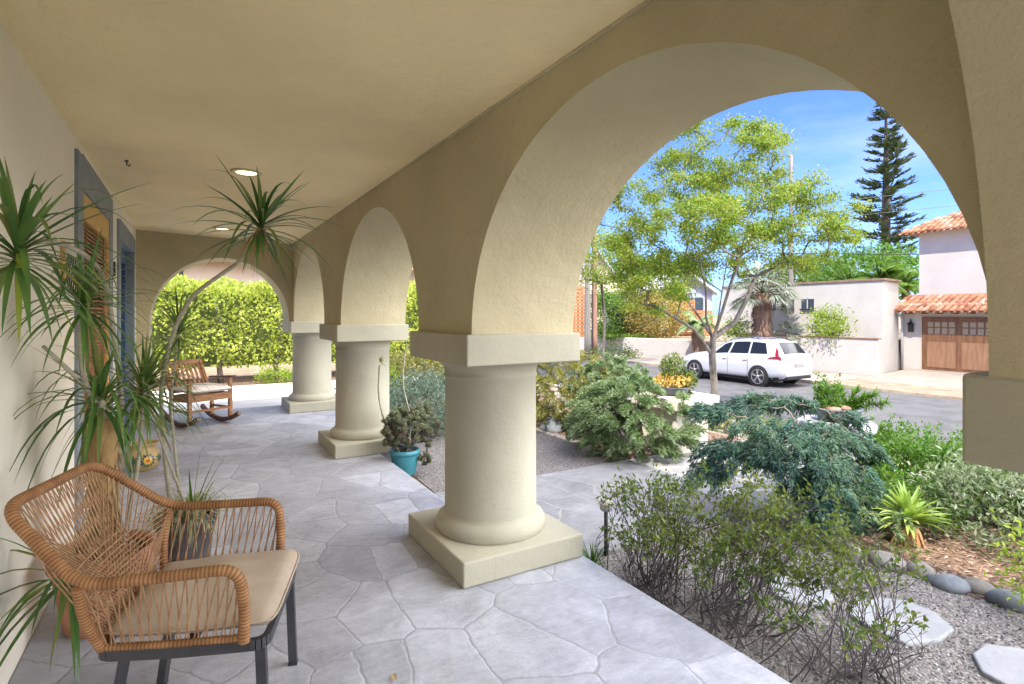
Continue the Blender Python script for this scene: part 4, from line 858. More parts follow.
# blue cedar, pads of drooping sprays on a crooked trunk
def cedar():
    rg = np.random.default_rng(31); bx, by = 4.3, 2.62
    t = empty('weeping_cedar', (bx, by, G0), 'dark blue green weeping cedar with layered pads in the mulch bed', 'tree')
    S = lambda px, py, d: (*at(px, d), zat(py, d))
    pads = []
    for (px, py, d, rx, rz, k) in ((722,408,4.9,.20,.05,26),(765,400,4.9,.24,.06,30),(800,402,5.0,.14,.05,16),(735,450,4.4,.26,.07,34),(715,470,4.35,.16,.07,20),(775,430,4.5,.30,.09,44),(815,432,4.5,.26,.10,40),(850,440,4.7,.18,.10,26),(795,458,4.3,.28,.10,46),(835,470,4.4,.24,.12,40),(822,500,4.15,.20,.14,38),(850,505,4.4,.16,.14,26),(762,452,4.6,.24,.08,30),(842,415,4.9,.14,.05,14),(865,462,4.8,.14,.10,18),(806,480,4.3,.2,.12,24)):
        pads.append(ball(rg, k, S(px, py, d), (rx, rx, rz*1.08)))
    T = np.concatenate(pads)
    stem = [(bx, by, G0-.05), S(812, 505, 4.42), S(803, 480, 4.42), S(790, 462, 4.45), S(782, 444, 4.5)]
    A, par = skeleton([stem], T, rg, .07, .25, .3, .15)
    mb = MB(); wood(mb, A, par, .0028, .42, .05, 6); mb.build('trunk', m_bark, t)
    m = 170; cur = np.repeat(T, m, 0); v = T-np.array([bx, by, 0]); v[:, 2] = .0; V0 = unit(v+rg.normal(size=T.shape)*.25); V0[:, 2] = -.05
    D = np.repeat(V0, m, 0); u = rg.random((len(cur), 1)); Ls = np.repeat(rg.uniform(.07, .17, len(T)), m)[:, None]
    side = rg.normal(size=(len(cur), 3)); side[:, 2] *= .35; side = unit(side)
    P = cur+D*u*Ls+np.array([0, 0, -1.])*(u**2)*Ls*.8+side*(1-u*.7)*.045*rg.random((len(cur), 1))
    dd = unit(D+side*.9+np.array([0, 0, -1.])*(.15+u*.9))
    mb = MB(); leaves(mb, P, dd, rg.uniform(.025, .05, len(P)), rg.uniform(.006, .010, len(P)), rg); mb.build('crown', l_cedar, t)
cedar()
mound('ferny_shrub', 'small pale feathery shrub at the foot of the cedar', (4.42,2.22,-.06), (.22,.2,.16), 46, l_jun, .035, 33, 'needle', G0, 70, spread=.08, aspect=.2)
mound('silver_shrub', 'silvery grey leafed shrub under the near arch pier', (5.25,1.62,.06), (.55,.62,.30), 130, l_silver, .055, 35, 'broad', G0, 36, spread=.12, aspect=.35)
mound('low_plant', 'dark green leafy plant behind the agave', (5.1,2.25,-.02), (.35,.4,.24), 70, l_green, .04, 36, 'broad', G0, 36, spread=.1)
mound('yellow_green_shrub', 'bright yellow green shrub at the right edge over the stones', (4.25,.92,.02), (.42,.42,.34), 62, l_yg, .042, 37, 'broad', G0, 24, spread=.10, aspect=.42, twig=m_twig)

# leafy hedge row along the garden edge with upright tips
t, rg = hedge_box('box_hedge', 'low bright green hedge row between the garden and the street', 5.55, 6.35, -3, 3.1, -.2, .28, 30000, l_green, .05, 41, .04)
mb = MB(); n = 520; bx = rg.uniform(5.55, 6.35, n); by = rg.uniform(-3, 3.1, n); Ls = rg.uniform(.10, .22, n); m = 16
P = np.repeat(np.c_[bx, by, np.full(n, .24)], m, 0); u = rg.random(len(P)); P[:, 2] += u*np.repeat(Ls, m); P[:, :2] += rg.normal(size=(len(P), 2))*.012
D = np.c_[rg.normal(size=(len(P), 2)), np.full(len(P), .9)]; leaves(mb, P, D, .04, .017, rg); mb.build('upright_tips', l_green, t)
mb = MB(); 
for i in range(60): x = rg.uniform(5.6, 6.3); y = rg.uniform(-3, 3); mb.tube([(x, y, -.22), (x+rg.normal()*.03, y+rg.normal()*.03, .1), (x+rg.normal()*.05, y+rg.normal()*.05, .3)], [.01, .007, .004], 5)
mb.build('stems', m_twig, t)

# ---------------------------------------------------------------- bare-stemmed shrubs beside the porch
def twiggy(seed, bases, pads, label):
    """many thin crooked stems fanning out of the ground, small leaves only near the tips"""
    rg = np.random.default_rng(seed); t = empty('twiggy_shrub', (*bases[0], G0), label, 'shrub'); w_ = MB(); lf = MB(); LP = []
    B = np.array(bases)
    for (c, r, k) in pads:
        for q in range(int(k*.33)):
            T = ball(rg, 1, c, r)[0]; b = B[rg.integers(len(B))]
            p0 = np.array([b[0]+rg.normal()*.10, b[1]+rg.normal()*.10, G0-.02]); d = T-p0; L_ = np.linalg.norm(d); m = 10; expo = rg.uniform(.55, 1.0); P = [p0]; off = rg.normal(size=3)*.17*L_; ph = rg.uniform(0, 6.28, 3)
            for s in np.linspace(0, 1, m)[1:]:
                out_ = np.array([d[0], d[1], 0])*(s**expo); up = d[2]*(s**rg.uniform(.9, 1.05))
                P.append(p0+out_+np.array([0, 0, up])+off*math.sin(math.pi*s)+np.sin(ph+s*9)*.035*L_*s)
            P = np.array(P); r0 = rg.uniform(.0022, .0048) if rg.random() < .93 else .007
            w_.tube(P, np.linspace(r0, .0012, m), 5, caps=False)
            ends = [P[-1]]
            for z in range(rg.integers(3, 7)):
                i0 = rg.integers(4, m-1); a = P[i0]; e = a+(P[i0+1]-P[i0-1])*rg.uniform(.3, .8)+rg.normal(size=3)*np.array([.06, .06, .03])+np.array([0, 0, .03]); mid = (a+e)/2+rg.normal(size=3)*.012; w_.tube([a, mid, e], [.0018, .0014, .001], 4, caps=False); ends.append(e)
            for e in ends:
                if rg.random() < .6 and e[2] > G0+.3: LP.append(e)
    LP = np.array(LP); n = 13; P = np.repeat(LP, n, 0)+rg.normal(size=(len(LP)*n, 3))*.022; D = rg.normal(size=P.shape)+np.array([0, 0, .6])
    w_.build('twigs', m_twig, t); leaves(lf, P, D, rg.uniform(.024, .044, len(P)), rg.uniform(.012, .021, len(P)), rg); lf.build('foliage', l_shrub, t)
S = lambda px, py, d: (*at(px, d), zat(py, d))
twiggy(51, [(2.36,2.36),(2.5,2.6)], [(S(640,495,3.45),(.22,.22,.10),46),(S(690,490,3.6),(.24,.24,.10),50),(S(665,520,3.3),(.28,.28,.12),50),(S(620,535,3.3),(.10,.10,.10),14),(S(700,530,3.2),(.22,.2,.12),40),(S(612,500,3.4),(.05,.05,.08),8),(S(640,560,3.1),(.14,.14,.08),16)], 'twiggy leafy shrub beside the near column pedestal')
twiggy(52, [(2.42,1.86),(2.6,2.1)], [(S(745,500,3.3),(.24,.24,.10),50),(S(790,510,3.3),(.22,.22,.09),46),(S(760,540,3.0),(.3,.25,.12),56),(S(720,560,2.9),(.16,.16,.10),20),(S(800,560,2.9),(.2,.2,.10),30),(S(760,600,2.7),(.2,.18,.08),14)], 'twiggy shrub with yellow green tops at the middle of the porch edge')
twiggy(53, [(2.48,1.42),(2.62,1.25)], [(S(840,540,2.9),(.18,.18,.09),36),(S(880,560,2.9),(.16,.16,.08),28),(S(830,590,2.6),(.2,.2,.10),30),(S(890,610,2.6),(.18,.14,.08),24),(S(920,640,2.5),(.07,.07,.04),8),(S(850,640,2.4),(.16,.14,.06),16),(S(800,640,2.4),(.14,.14,.08),14)], 'bare branched shrub reaching over the gravel at the bottom of the photo')

# ---------------------------------------------------------------- agave, rocks, slabs, path light, pillars, bowls
def strap_plant(name, label, c, n, Ln, Wd, mat, seed, elev=(.2, 1.4), droop=.9, cat='plant', base=None, bname=None, prof=None):
    rg = np.random.default_rng(seed); t = empty(name, c, label, cat); a = rg.uniform(0, 6.28, n)+np.arange(n)*2.4; e = rg.uniform(elev[0], elev[1], n)
    D = np.c_[np.cos(a)*np.cos(e), np.sin(a)*np.cos(e), np.sin(e)]; mb = MB()
    ribbons(mb, np.tile(np.array(c), (n, 1))+D*.02, D, rg.uniform(.8, 1.15, n)*Ln, Wd, rg.uniform(.5, 1.2, n)*droop, 7, fold=.5, prof=prof); mb.build('leaves', mat, t)
    return t, rg
ac = (*at(908, 4.05), G0)
t, rg = strap_plant('agave', 'pale green strap leaved agave on a stump of dry orange leaves', (ac[0], ac[1], G0+.16), 84, .27, .046, l_agave, 61, (.05, 1.35), .75)
mb = MB(); n = 60; a = rg.uniform(0, 6.28, n); r = rg.uniform(.03, .07, n); P = np.c_[ac[0]+r*np.cos(a), ac[1]+r*np.sin(a), np.full(n, G0+.14)]; D = np.c_[np.cos(a)*.4, np.sin(a)*.4, -np.ones(n)]
ribbons(mb, P, D, .15, .035, .2, 4, fold=.3); mb.lathe([(.05,0),(.075,.06),(.06,.15)], ac, 12); mb.build('dry_skirt', leafm('dry_orange_leaf', [(.36,.14,.05),(.52,.24,.10),(.44,.30,.16)], trans=.1), t)
rr = random.Random(8)
for (px, py, rx, m_, lab) in ((850,556,.13,m_rock2,'pale edging stone under the pale feathery shrub'),(888,566,.14,m_rock2,'long warm grey edging stone below the agave'),(920,574,.12,m_rock2,'rounded tan edging stone left of the blue one'),(950,588,.13,m_rock,'smooth blue grey edging stone, the roundest of the row'),(980,592,.12,m_rock2,'brownish edging stone right of the blue grey one'),(1013,607,.14,m_rock,'blue grey edging stone at the right edge of the photo'),
                              (553,430,.24,m_rock,'large grey boulder at the foot of the golden cypress'),(590,438,.10,m_rock2,'small stone right of the large boulder'),(612,445,.09,m_rock2,'small stone at the left foot of the juniper')):
    d = 549*1.7/(py-314); x, y = at(px, d); mb = MB(); rx = rx*(.85 if rx < .2 else 1); mb.blob((x, y, G0+rx*.22), (rx*.8, rx, rx*.5), rr, amp=.10, nu=20, nv=12); tag(mb.build('edging_stone' if rx < .2 else 'boulder', m_), lab, 'rock')
m_slab = pm('pale_slab', (.25,.255,.265), (.34,.34,.345), 3, .7, .4, 30)
for (px, py, w_, h_, rz, lab) in ((898,618,.56,.46,.3,'pale stepping slab in the gravel behind the bare branches'),(1030,672,.5,.45,-.2,'pale stepping slab cut by the right edge of the photo'),(720,492,.5,.42,.5,'pale stepping slab beyond the twiggy shrub'),(800,590,.42,.36,.1,'pale stepping slab hidden under the middle twiggy shrub')):
    d = 549*1.68/(py-314); x, y = at(px, d); mb = MB(); pol = []
    for k in range(9): a = 2*math.pi*k/9; q = rr.uniform(.85, 1.1); pol.append((x+w_/2*q*math.cos(a+rz), y+h_/2*q*math.sin(a+rz)))
    mb.prism(pol, -.21, -.155 if px == 720 else -.17); tag(mb.build('stepping_slab', m_slab, bev=.01), lab, 'paving slab', 'stepping slabs')
# litter of chips and dry leaves on the mulch
rg = np.random.default_rng(70); n = 5200; P = np.c_[rg.uniform(4.05, 6.3, n), rg.uniform(-2, 3.0, n), np.full(n, -.183)]; P2 = np.c_[rg.uniform(4.4, 6.3, n//2), rg.uniform(4.8, 8.5, n//2), np.full(n//2, -.183)]; P = np.r_[P, P2]
D = np.c_[rg.normal(size=(len(P), 2)), np.abs(rg.normal(size=len(P)))*.15]; mb = MB(); leaves(mb, P, D, rg.uniform(.02, .07, len(P)), rg.uniform(.008, .02, len(P)), rg, tilt=np.array([0, 0, 3.]))
tag(mb.build('leaf_litter', leafm('litter', [(.12,.07,.04),(.24,.15,.09),(.36,.26,.18),(.16,.09,.05)], trans=0)), 'dry chips and leaf litter scattered over the mulch', 'litter', kind='stuff')
n = 14000; P = np.c_[rg.uniform(2.15, 4.1, n), rg.uniform(-.2, 2.98, n), np.full(n, -.192)]; D = rg.normal(size=(n, 3)); D[:, 2] = np.abs(D[:, 2])*.5
mb = MB(); leaves(mb, P, D, rg.uniform(.010, .022, n), rg.uniform(.008, .016, n), rg, tilt=np.array([0, 0, 1.5])); tag(mb.build('gravel_chips', leafm('chips', [(.11,.10,.10),(.22,.21,.20),(.36,.345,.33),(.17,.155,.145)], trans=0)), 'loose grey chips lying over the gravel', 'gravel', kind='stuff')
# path light
lx, ly = at(606, 3.85); pl = empty('path_light', (lx, ly, G0), 'slim black path light with a clear cap beside the pedestal', 'lamp')
mb = MB(); mb.tube([(lx,ly,-.2),(lx,ly,.12)], .014, 10); mb.build('stake', m_black, pl)
mb = MB(); mb.lathe([(.03,.12),(.042,.13),(.045,.17),(.04,.175)], (lx,ly,0), 20); mb.build('lens', pm('grey_lens', (.35,.36,.38), rough=.2), pl); mb = MB(); mb.lathe([(.055,.175),(.05,.185),(.01,.2)], (lx,ly,0), 20); mb.build('cap', m_conc, pl)
strap_plant('grass_tuft', 'small green grass tuft against the pedestal corner', (*at(592, 3.6), G0+.02), 60, .20, .008, l_green, 66, (.5, 1.5), .8)
# pillars
p1 = empty('gate_pillar', (5.2, 4.85, G0), 'square stucco gate pillar with thick cap carrying the flower bowl', 'pillar')
mb = MB(); mb.bb((4.95,4.62,-.25),(5.5,5.2,.36)); mb.build('shaft', m_pillar, p1, bev=.01); mb = MB(); mb.bb((4.86,4.53,.361),(5.6,5.3,.50)); mb.build('cap', m_pillar, p1, bev=.012)
mb = MB(); mb.bb((5.12,5.2,-.25),(5.4,7.6,.2)); tag(mb.build('garden_wall', m_pillar, bev=.012), 'low stucco wall running from the flower pillar behind the junipers', 'wall')
p2x, p2y = at(836, 5.28); p2 = empty('round_pedestal', (p2x, p2y, G0), 'round white topped pedestal holding the dark succulent bowl', 'pedestal')
mb = MB(); mb.lathe([(.2,-.25),(.2,.38)], (p2x,p2y,0), 32); mb.build('shaft', m_pillar, p2); mb = MB(); mb.lathe([(.30,.381),(.33,.40),(.33,.46),(.31,.475)], (p2x,p2y,0), 40); mb.build('top', m_white, p2)
m_bowl = pm('dark_bowl', (.06,.075,.09), (.10,.115,.13), 8, .45, .2, 60)
def bowl(name, c, r, h, label, mat=None):
    t = empty(name, c, label, 'pot'); mb = MB(); mb.lathe([(r*.6,0),(r*.72,h*.25),(r*.92,h*.8),(r,h*.9),(r,h),(r*.9,h),(r*.85,h*.8),(.01,h*.8)], c, 36); mb.build('vessel', mat or m_bowl, t)
    return t
c2 = (p2x, p2y, .476); b2 = bowl('succulent_bowl', c2, .225, .13, 'dark shallow bowl of upright green succulents and trailing aloe on the round pedestal')
rg = np.random.default_rng(81); mb = MB()
for i in range(34):      # upright cactus-like stems, left half
    a = rg.uniform(0, 6.28); r = .10*math.sqrt(rg.random()); x = c2[0]-.09*CT+r*math.cos(a); y = c2[1]+.09*ST+r*math.sin(a); h = rg.uniform(.18, .36)
    z0_ = c2[2]+.10; n = 46; u = rg.random(n); an = rg.uniform(0, 6.28, n); P = np.c_[x+.008*np.cos(an), y+.008*np.sin(an), z0_+u*h]; leaves(mb, P, np.c_[np.cos(an), np.sin(an), np.full(n, .9)], .034, .014, rg)
mb.build('succulents', l_green.copy(), b2)
mb = MB(); 
for (ax, ln, sp_) in (((CT, -ST, .15), .42, .0), ((CT*.9, -ST*.9, .5), .26, .0), ((CT*.6, -ST*.6, .9), .22, 0), ((-CT, ST, .35), .16, 0), ((.3,.3,.8), .22, 0), ((CT, -ST, .45), .34, 0)):
    n = int(170*ln/.3); u = rg.random(n); D0 = unit(np.array(ax)); P = np.array(c2)+np.array([CT*.08, -ST*.08, .11])+D0*(u*ln)[:, None]; dd = D0*.9+rg.normal(size=(n, 3))*.75; ribbons(mb, P, dd, rg.uniform(.06, .11, n), .014, .3, 3, fold=.3)
mb.build('trailing_aloe', l_green, b2)
mb = MB(); 
for k in range(7): mb.blob((c2[0]+rg.normal()*.07, c2[1]+rg.normal()*.07, c2[2]+.12), (.04,.05,.03), rr)
mb.build('stones', m_rpole, b2)
c1 = (5.15, 4.85, .501); b1 = bowl('flower_bowl', c1, .21, .11, 'low dark bowl of yellow flowers and green stems on the square pillar')
mb = MB(); P = ball(rg, 520, (c1[0], c1[1], c1[2]+.17), (.24,.24,.09)); leaves(mb, P, rg.normal(size=P.shape)+np.array([0,0,1]), .045, .03, rg); mb.build('flowers', l_flow, b1)
mb = MB(); P = ball(rg, 700, (c1[0]-.02, c1[1], c1[2]+.33), (.17,.17,.17)); leaves(mb, P, rg.normal(size=P.shape)+np.array([0,0,1.4]), .05, .018, rg); P = ball(rg, 300, (c1[0]+.1, c1[1]-.12, c1[2]+.2), (.14,.14,.1)); leaves(mb, P, rg.normal(size=P.shape), .05, .03, rg); mb.build('foliage', l_shrub, b1)

# ---------------------------------------------------------------- palms and trees across the street
def palm(name, label, px, d, zb, zt, rt, nf, Lf, mat, seed, fan=True, trunkm=None, shag=True, droop=.6, tilt=.1, nl=22):
    rg = np.random.default_rng(seed); x, y = at(px, d); t = empty(name, (x, y, zb), label, 'palm')
    mb = MB(); mb.tube([(x, y, zb-.1), (x, y, zb+(zt-zb)*.5), (x, y, zt)], [rt*.75, rt, rt*.85], 14)
    if shag:
        n = 420; a = rg.uniform(0, 6.28, n); u = rg.random(n); P = np.c_[x+rt*.92*np.cos(a), y+rt*.92*np.sin(a), zb+(zt-zb)*(.1+.9*u)]; ribbons(mb, P, np.c_[np.cos(a)*.5, np.sin(a)*.5, np.full(n, -.8)*np.sign(.8-u)], rt*.75, rt*.16, .3, 3, fold=.2)
    mb.build('trunk', trunkm or m_cope, t); mb = MB()
    for i in range(nf):
        a = i*2.399; e = rg.uniform(-.35, 1.3); D = np.array([math.cos(a)*math.cos(e), math.sin(a)*math.cos(e), math.sin(e)]); L_ = Lf*rg.uniform(.8, 1.1)
        stem = [np.array([x, y, zt])]; cur = stem[0]
        for k in range(5): dd = unit(D+np.array([0, 0, -1.])*droop*(k/5)**1.5); cur = cur+dd*L_*.6/5; stem.append(cur)
        mb.tube(stem, np.linspace(.02, .01, 6)*max(1, Lf), 4)
        if fan:
            sd = unit(np.cross(dd, [0, 0, 1.])); up = np.cross(sd, dd); th = np.linspace(-1.9, 1.9, nl); DD = np.array([dd*math.cos(q)+sd*math.sin(q)+up*.12*rg.normal() for q in th]); ribbons(mb, np.tile(cur, (nl, 1)), DD, L_*.42*(1-.12*np.abs(th)), Lf*.045, .8, 4, fold=.3)
        else:
            m = 20
            for k in range(m):
                u = .15+.85*k/m; q = u*5; j = min(4, int(q)); p = stem[j]+(stem[j+1]-stem[j])*(q-j); sd = unit(np.cross(D, [0, 0, 1.]))
                ribbons(mb, np.tile(p, (2, 1)), np.array([sd+dd*.7, -sd+dd*.7]), L_*.34*(1-u*.5), Lf*.03, .7, 3, fold=.2)
    mb.build('crown', mat, t)
palm('fan_palm', 'stout shaggy trunked palm with grey fan leaves above the car roof', 762, 25.5, .42, 2.45, .40, 38, 1.9, l_palm, 91, droop=.8)
palm('small_palm', 'small palm in front of the low white wall left of the tree trunk', 698, 29, -.9, 1.0, .30, 16, 1.9, leafm('small_palm_leaf', [(.20,.28,.12),(.32,.40,.20)]), 92, fan=False, droop=1.6)
palm('feather_palm', 'bright green palm tops over the tall white wall', 880, 31, 1.0, 3.4, .18, 30, 2.6, l_bgreen, 93, fan=False, droop=1.0)
palm('feather_palm', 'yellow green palm fronds behind the tall white wall left of the pine', 850, 32, 1.0, 3.0, .18, 26, 2.3, l_bgreen, 94, fan=False, droop=1.0)
palm('feather_palm', 'bright palm crown close to the tiled house corner', 905, 33, 1.0, 3.3, .18, 22, 2.0, l_bgreen, 95, fan=False, droop=1.0)
palm('fan_palm', 'spiky grey rosette plant on the terrace beside the stout palm', 788, 25, .42, .6, .1, 22, .8, l_palm, 96, shag=False, droop=.2)
def bigmound(name, label, px, d, zc, rad, nt, mat, size, seed, nl=40, zb=0, cat='bush'): 
    x, y = at(px, d); return mound(name, label, (x, y, zc), rad, nt, mat, size, seed, 'broad', zb, nl, spread=size*2.6, cat=cat, rtip=.012, rmax=.2, twig=m_bark)
bigmound('leafy_shrub', 'yellow green shrub on the terrace in front of the tall white wall', 828, 23.9, 1.0, (.75,.75,.55), 60, l_yg, .13, 101, 26, .45, 'shrub')
bigmound('leafy_shrub', 'small yellow green shrub on the terrace left of the stout palm', 738, 26.3, .8, (.6,.6,.4), 40, l_yg, .12, 102, 24, .42, 'shrub')
bigmound('flowering_bush', 'wide olive and rusty bush in front of the grey gabled house', 655, 35.5, 1.4, (2.2,1.7,1.5), 210, l_olive, .17, 103, 34, 0)
bigmound('flowering_bush', 'olive green bush left part of the garden behind the low wall', 633, 36.5, 1.6, (1.8,1.6,1.6), 170, l_shrub, .17, 104, 34, 0)
bigmound('dark_bush', 'dark green bush beside the poles', 606, 35.5, 1.3, (1.1,1.1,1.6), 120, l_bgreen, .16, 105, 36, -.1)
bigmound('verge_plant', 'low green plants on the far verge in front of the low wall', 612, 30.5, -.75, (1.7,.8,.35), 60, l_shrub, .12, 106, 24, -1, 'plant')
bigmound('verge_plant', 'low yellow green plants at the near edge of the street', 742, 11.2, -.86, (1.0,.9,.2), 80, l_shrub, .07, 107, 30, -1, 'plant')
def leafy_tree(name, label, px, d, zb, zc, rad, nt, mat, size, seed, nl=36, rmax=.2):
    rg = np.random.default_rng(seed); x, y = at(px, d); t = empty(name, (x, y, zb), label, 'tree'); T = ball(rg, nt, (x, y, zc), rad, .3)
    A, par = skeleton([[(x, y, zb), (x+.1, y, zb+(zc-rad[2]-zb)*.6), (x, y+.1, zc-rad[2]*.8)]], T, rg, .5, .25, .6, .1)
    mb = MB(); wood(mb, A, par, .014, .45, rmax, 6); mb.build('trunk', m_bark, t)
    P = np.repeat(T, nl, 0)+rg.normal(size=(len(T)*nl, 3))*size*2.3*np.array([1, 1, .6]); mb = MB(); leaves(mb, P, rg.normal(size=P.shape), rg.uniform(.7, 1.3, len(P))*size, size*.55, rg); mb.build('crown', mat, t)
leafy_tree('background_tree', 'green tree behind the utility poles at the left side of the near arch', 603, 27, -1, 4.2, (1.5,1.5,1.5), 110, l_tree, .13, 111)
leafy_tree('background_tree', 'dark rounded tree behind the bright palms beside the pine', 868, 40, 0, 4.3, (4.0,3,1.9), 140, l_green, .3, 112)
leafy_tree('background_tree', 'hazy green tree far behind the white house wall', 800, 60, 0, 5.0, (6,4,3), 130, l_shrub, .45, 113)
leafy_tree('background_tree', 'distant dark tree behind the gabled house', 650, 70, 0, 5, (9,4,3.5), 170, l_green, .5, 114)
# norfolk pine
def norfolk():
    rg = np.random.default_rng(121); d = 46; x, y = at(886, d); t = empty('norfolk_pine', (x, y, 0), 'tall dark tiered pine standing against the blue sky', 'tree'); ztop = zat(98, d)
    mb = MB(); mb.tube([(x, y, 0), (x, y, ztop*.5), (x, y, ztop)], [.42, .32, .05], 10); fb = MB(); z = 5.5; k = 0
    while z < ztop-.3:
        f = (z-5.5)/(ztop-5.5); Lb = (3.2*(1-f)**.75+.35); nb_ = 6 if f < .8 else 4
        for i in range(nb_):
            if rg.random() < .38: continue
            a = i*2*math.pi/nb_+k*.5+rg.normal()*.15; L_ = Lb*rg.uniform(.7, 1.12); D = np.array([math.cos(a), math.sin(a), .12]); L_ *= rg.uniform(.7, 1.15); D[2] += rg.normal()*.10; P0 = np.array([x, y, z+rg.normal()*.22]); pts = [P0+D*L_*s+np.array([0, 0, -.25*L_*s*(1-s)+.10*L_*s*s]) for s in np.linspace(0, 1, 6)]
            mb.tube(pts, np.linspace(.05, .015, 6), 4)
            n = int(34*L_/2)+10; s = rg.uniform(.22, 1.02, n); P = P0+D*L_*s[:, None]+rg.normal(size=(n, 3))*.07; P[:, 2] += -.25*L_*s*(1-s)+.10*L_*s*s; sd = np.array([-math.sin(a), math.cos(a), 0]); sg = np.sign(rg.normal(size=n)); DD = sd*sg[:, None]*.8+D*.8+np.array([0, 0, 1.])*rg.uniform(-.1, .55, n)[:, None]
            ribbons(fb, P, DD, .62*(1.15-s*.5), .17, -.4, 3, fold=.6, prof=lambda q: 1-.6*q)
        z += .62*rg.uniform(.6, 1.4)*(1-.3*f); k += 1
    mb.build('trunk', pm('dark_bark', (.07,.055,.045), (.13,.10,.08), 6, .9), t); fb.build('crown', l_pine, t)
norfolk()
# low plants at the foot of the end hedge
rg = np.random.default_rng(130)
for i, (x, y, rx, lab) in enumerate(((1.6, 13.1, .35, 'low yellow green plant at the foot of the end hedge'), (-1.6, 13.2, .3, 'small leafy plant at the left foot of the end hedge'))):
    mound('low_plant', lab, (x, y, .1), (rx, rx*.7, .16), 34, l_yg, .06, 131+i, 'broad', -.06, 26, spread=.1)
sheet('hedge_bed', [(-6,12.902),(6,12.902),(6,15),(-6,15)], -.03, m_mulch, 'bark mulch strip under the end hedge', 'ground')
# ---------------------------------------------------------------- porch furniture
def fillet(P, r, n=6):
    P = [np.array(p, float) for p in P]; out = [P[0]]
    for i in range(1, len(P)-1):
        a, b, c = P[i-1], P[i], P[i+1]; u = a-b; v = c-b; lu, lv = np.linalg.norm(u), np.linalg.norm(v); rr_ = min(r, lu*.48, lv*.48); p = b+u/lu*rr_; q = b+v/lv*rr_
        for k in range(n+1): t = k/n; out.append((1-t)**2*p+2*t*(1-t)*b+t*t*q)
    out.append(P[-1]); return np.array(out)
def resample(P, step):
    s = np.r_[0, np.cumsum(np.linalg.norm(np.diff(P, axis=0), axis=1))]; n = int(s[-1]/step)+1; t = np.linspace(0, s[-1], n)
    return np.stack([np.interp(t, s, P[:, k]) for k in range(3)], 1)
def wrapped(mb, P, r, pitch=.0060):
    Q = resample(np.asarray(P, float), pitch/2); rad = np.where(np.arange(len(Q)) % 2 == 0, r, r-.0014); k0 = len(mb.M); mb.tube(Q, rad, 14); nf = (len(Q)-1)*14; mb.M[k0:k0+nf] = [((i//14)//2) % 2 for i in range(nf)]
m_rattan = pm('tan_rattan', (.25,.115,.045), (.40,.21,.09), 16, .5, .15, 200, spec=.4)
m_rattan2 = pm('tan_rattan_dark', (.15,.065,.025), (.25,.12,.05), 16, .7)
m_rattan = [pm('tan_rattan', (.27,.125,.05), (.43,.23,.10), 16, .6, .15, 200, spec=.3), m_rattan2]
m_cord = pm('tan_cord', (.27,.14,.065), (.42,.25,.13), 30, .6)
m_cush = pm('beige_cushion', (.42,.34,.255), (.49,.405,.31), 6, .9, .25, 500)
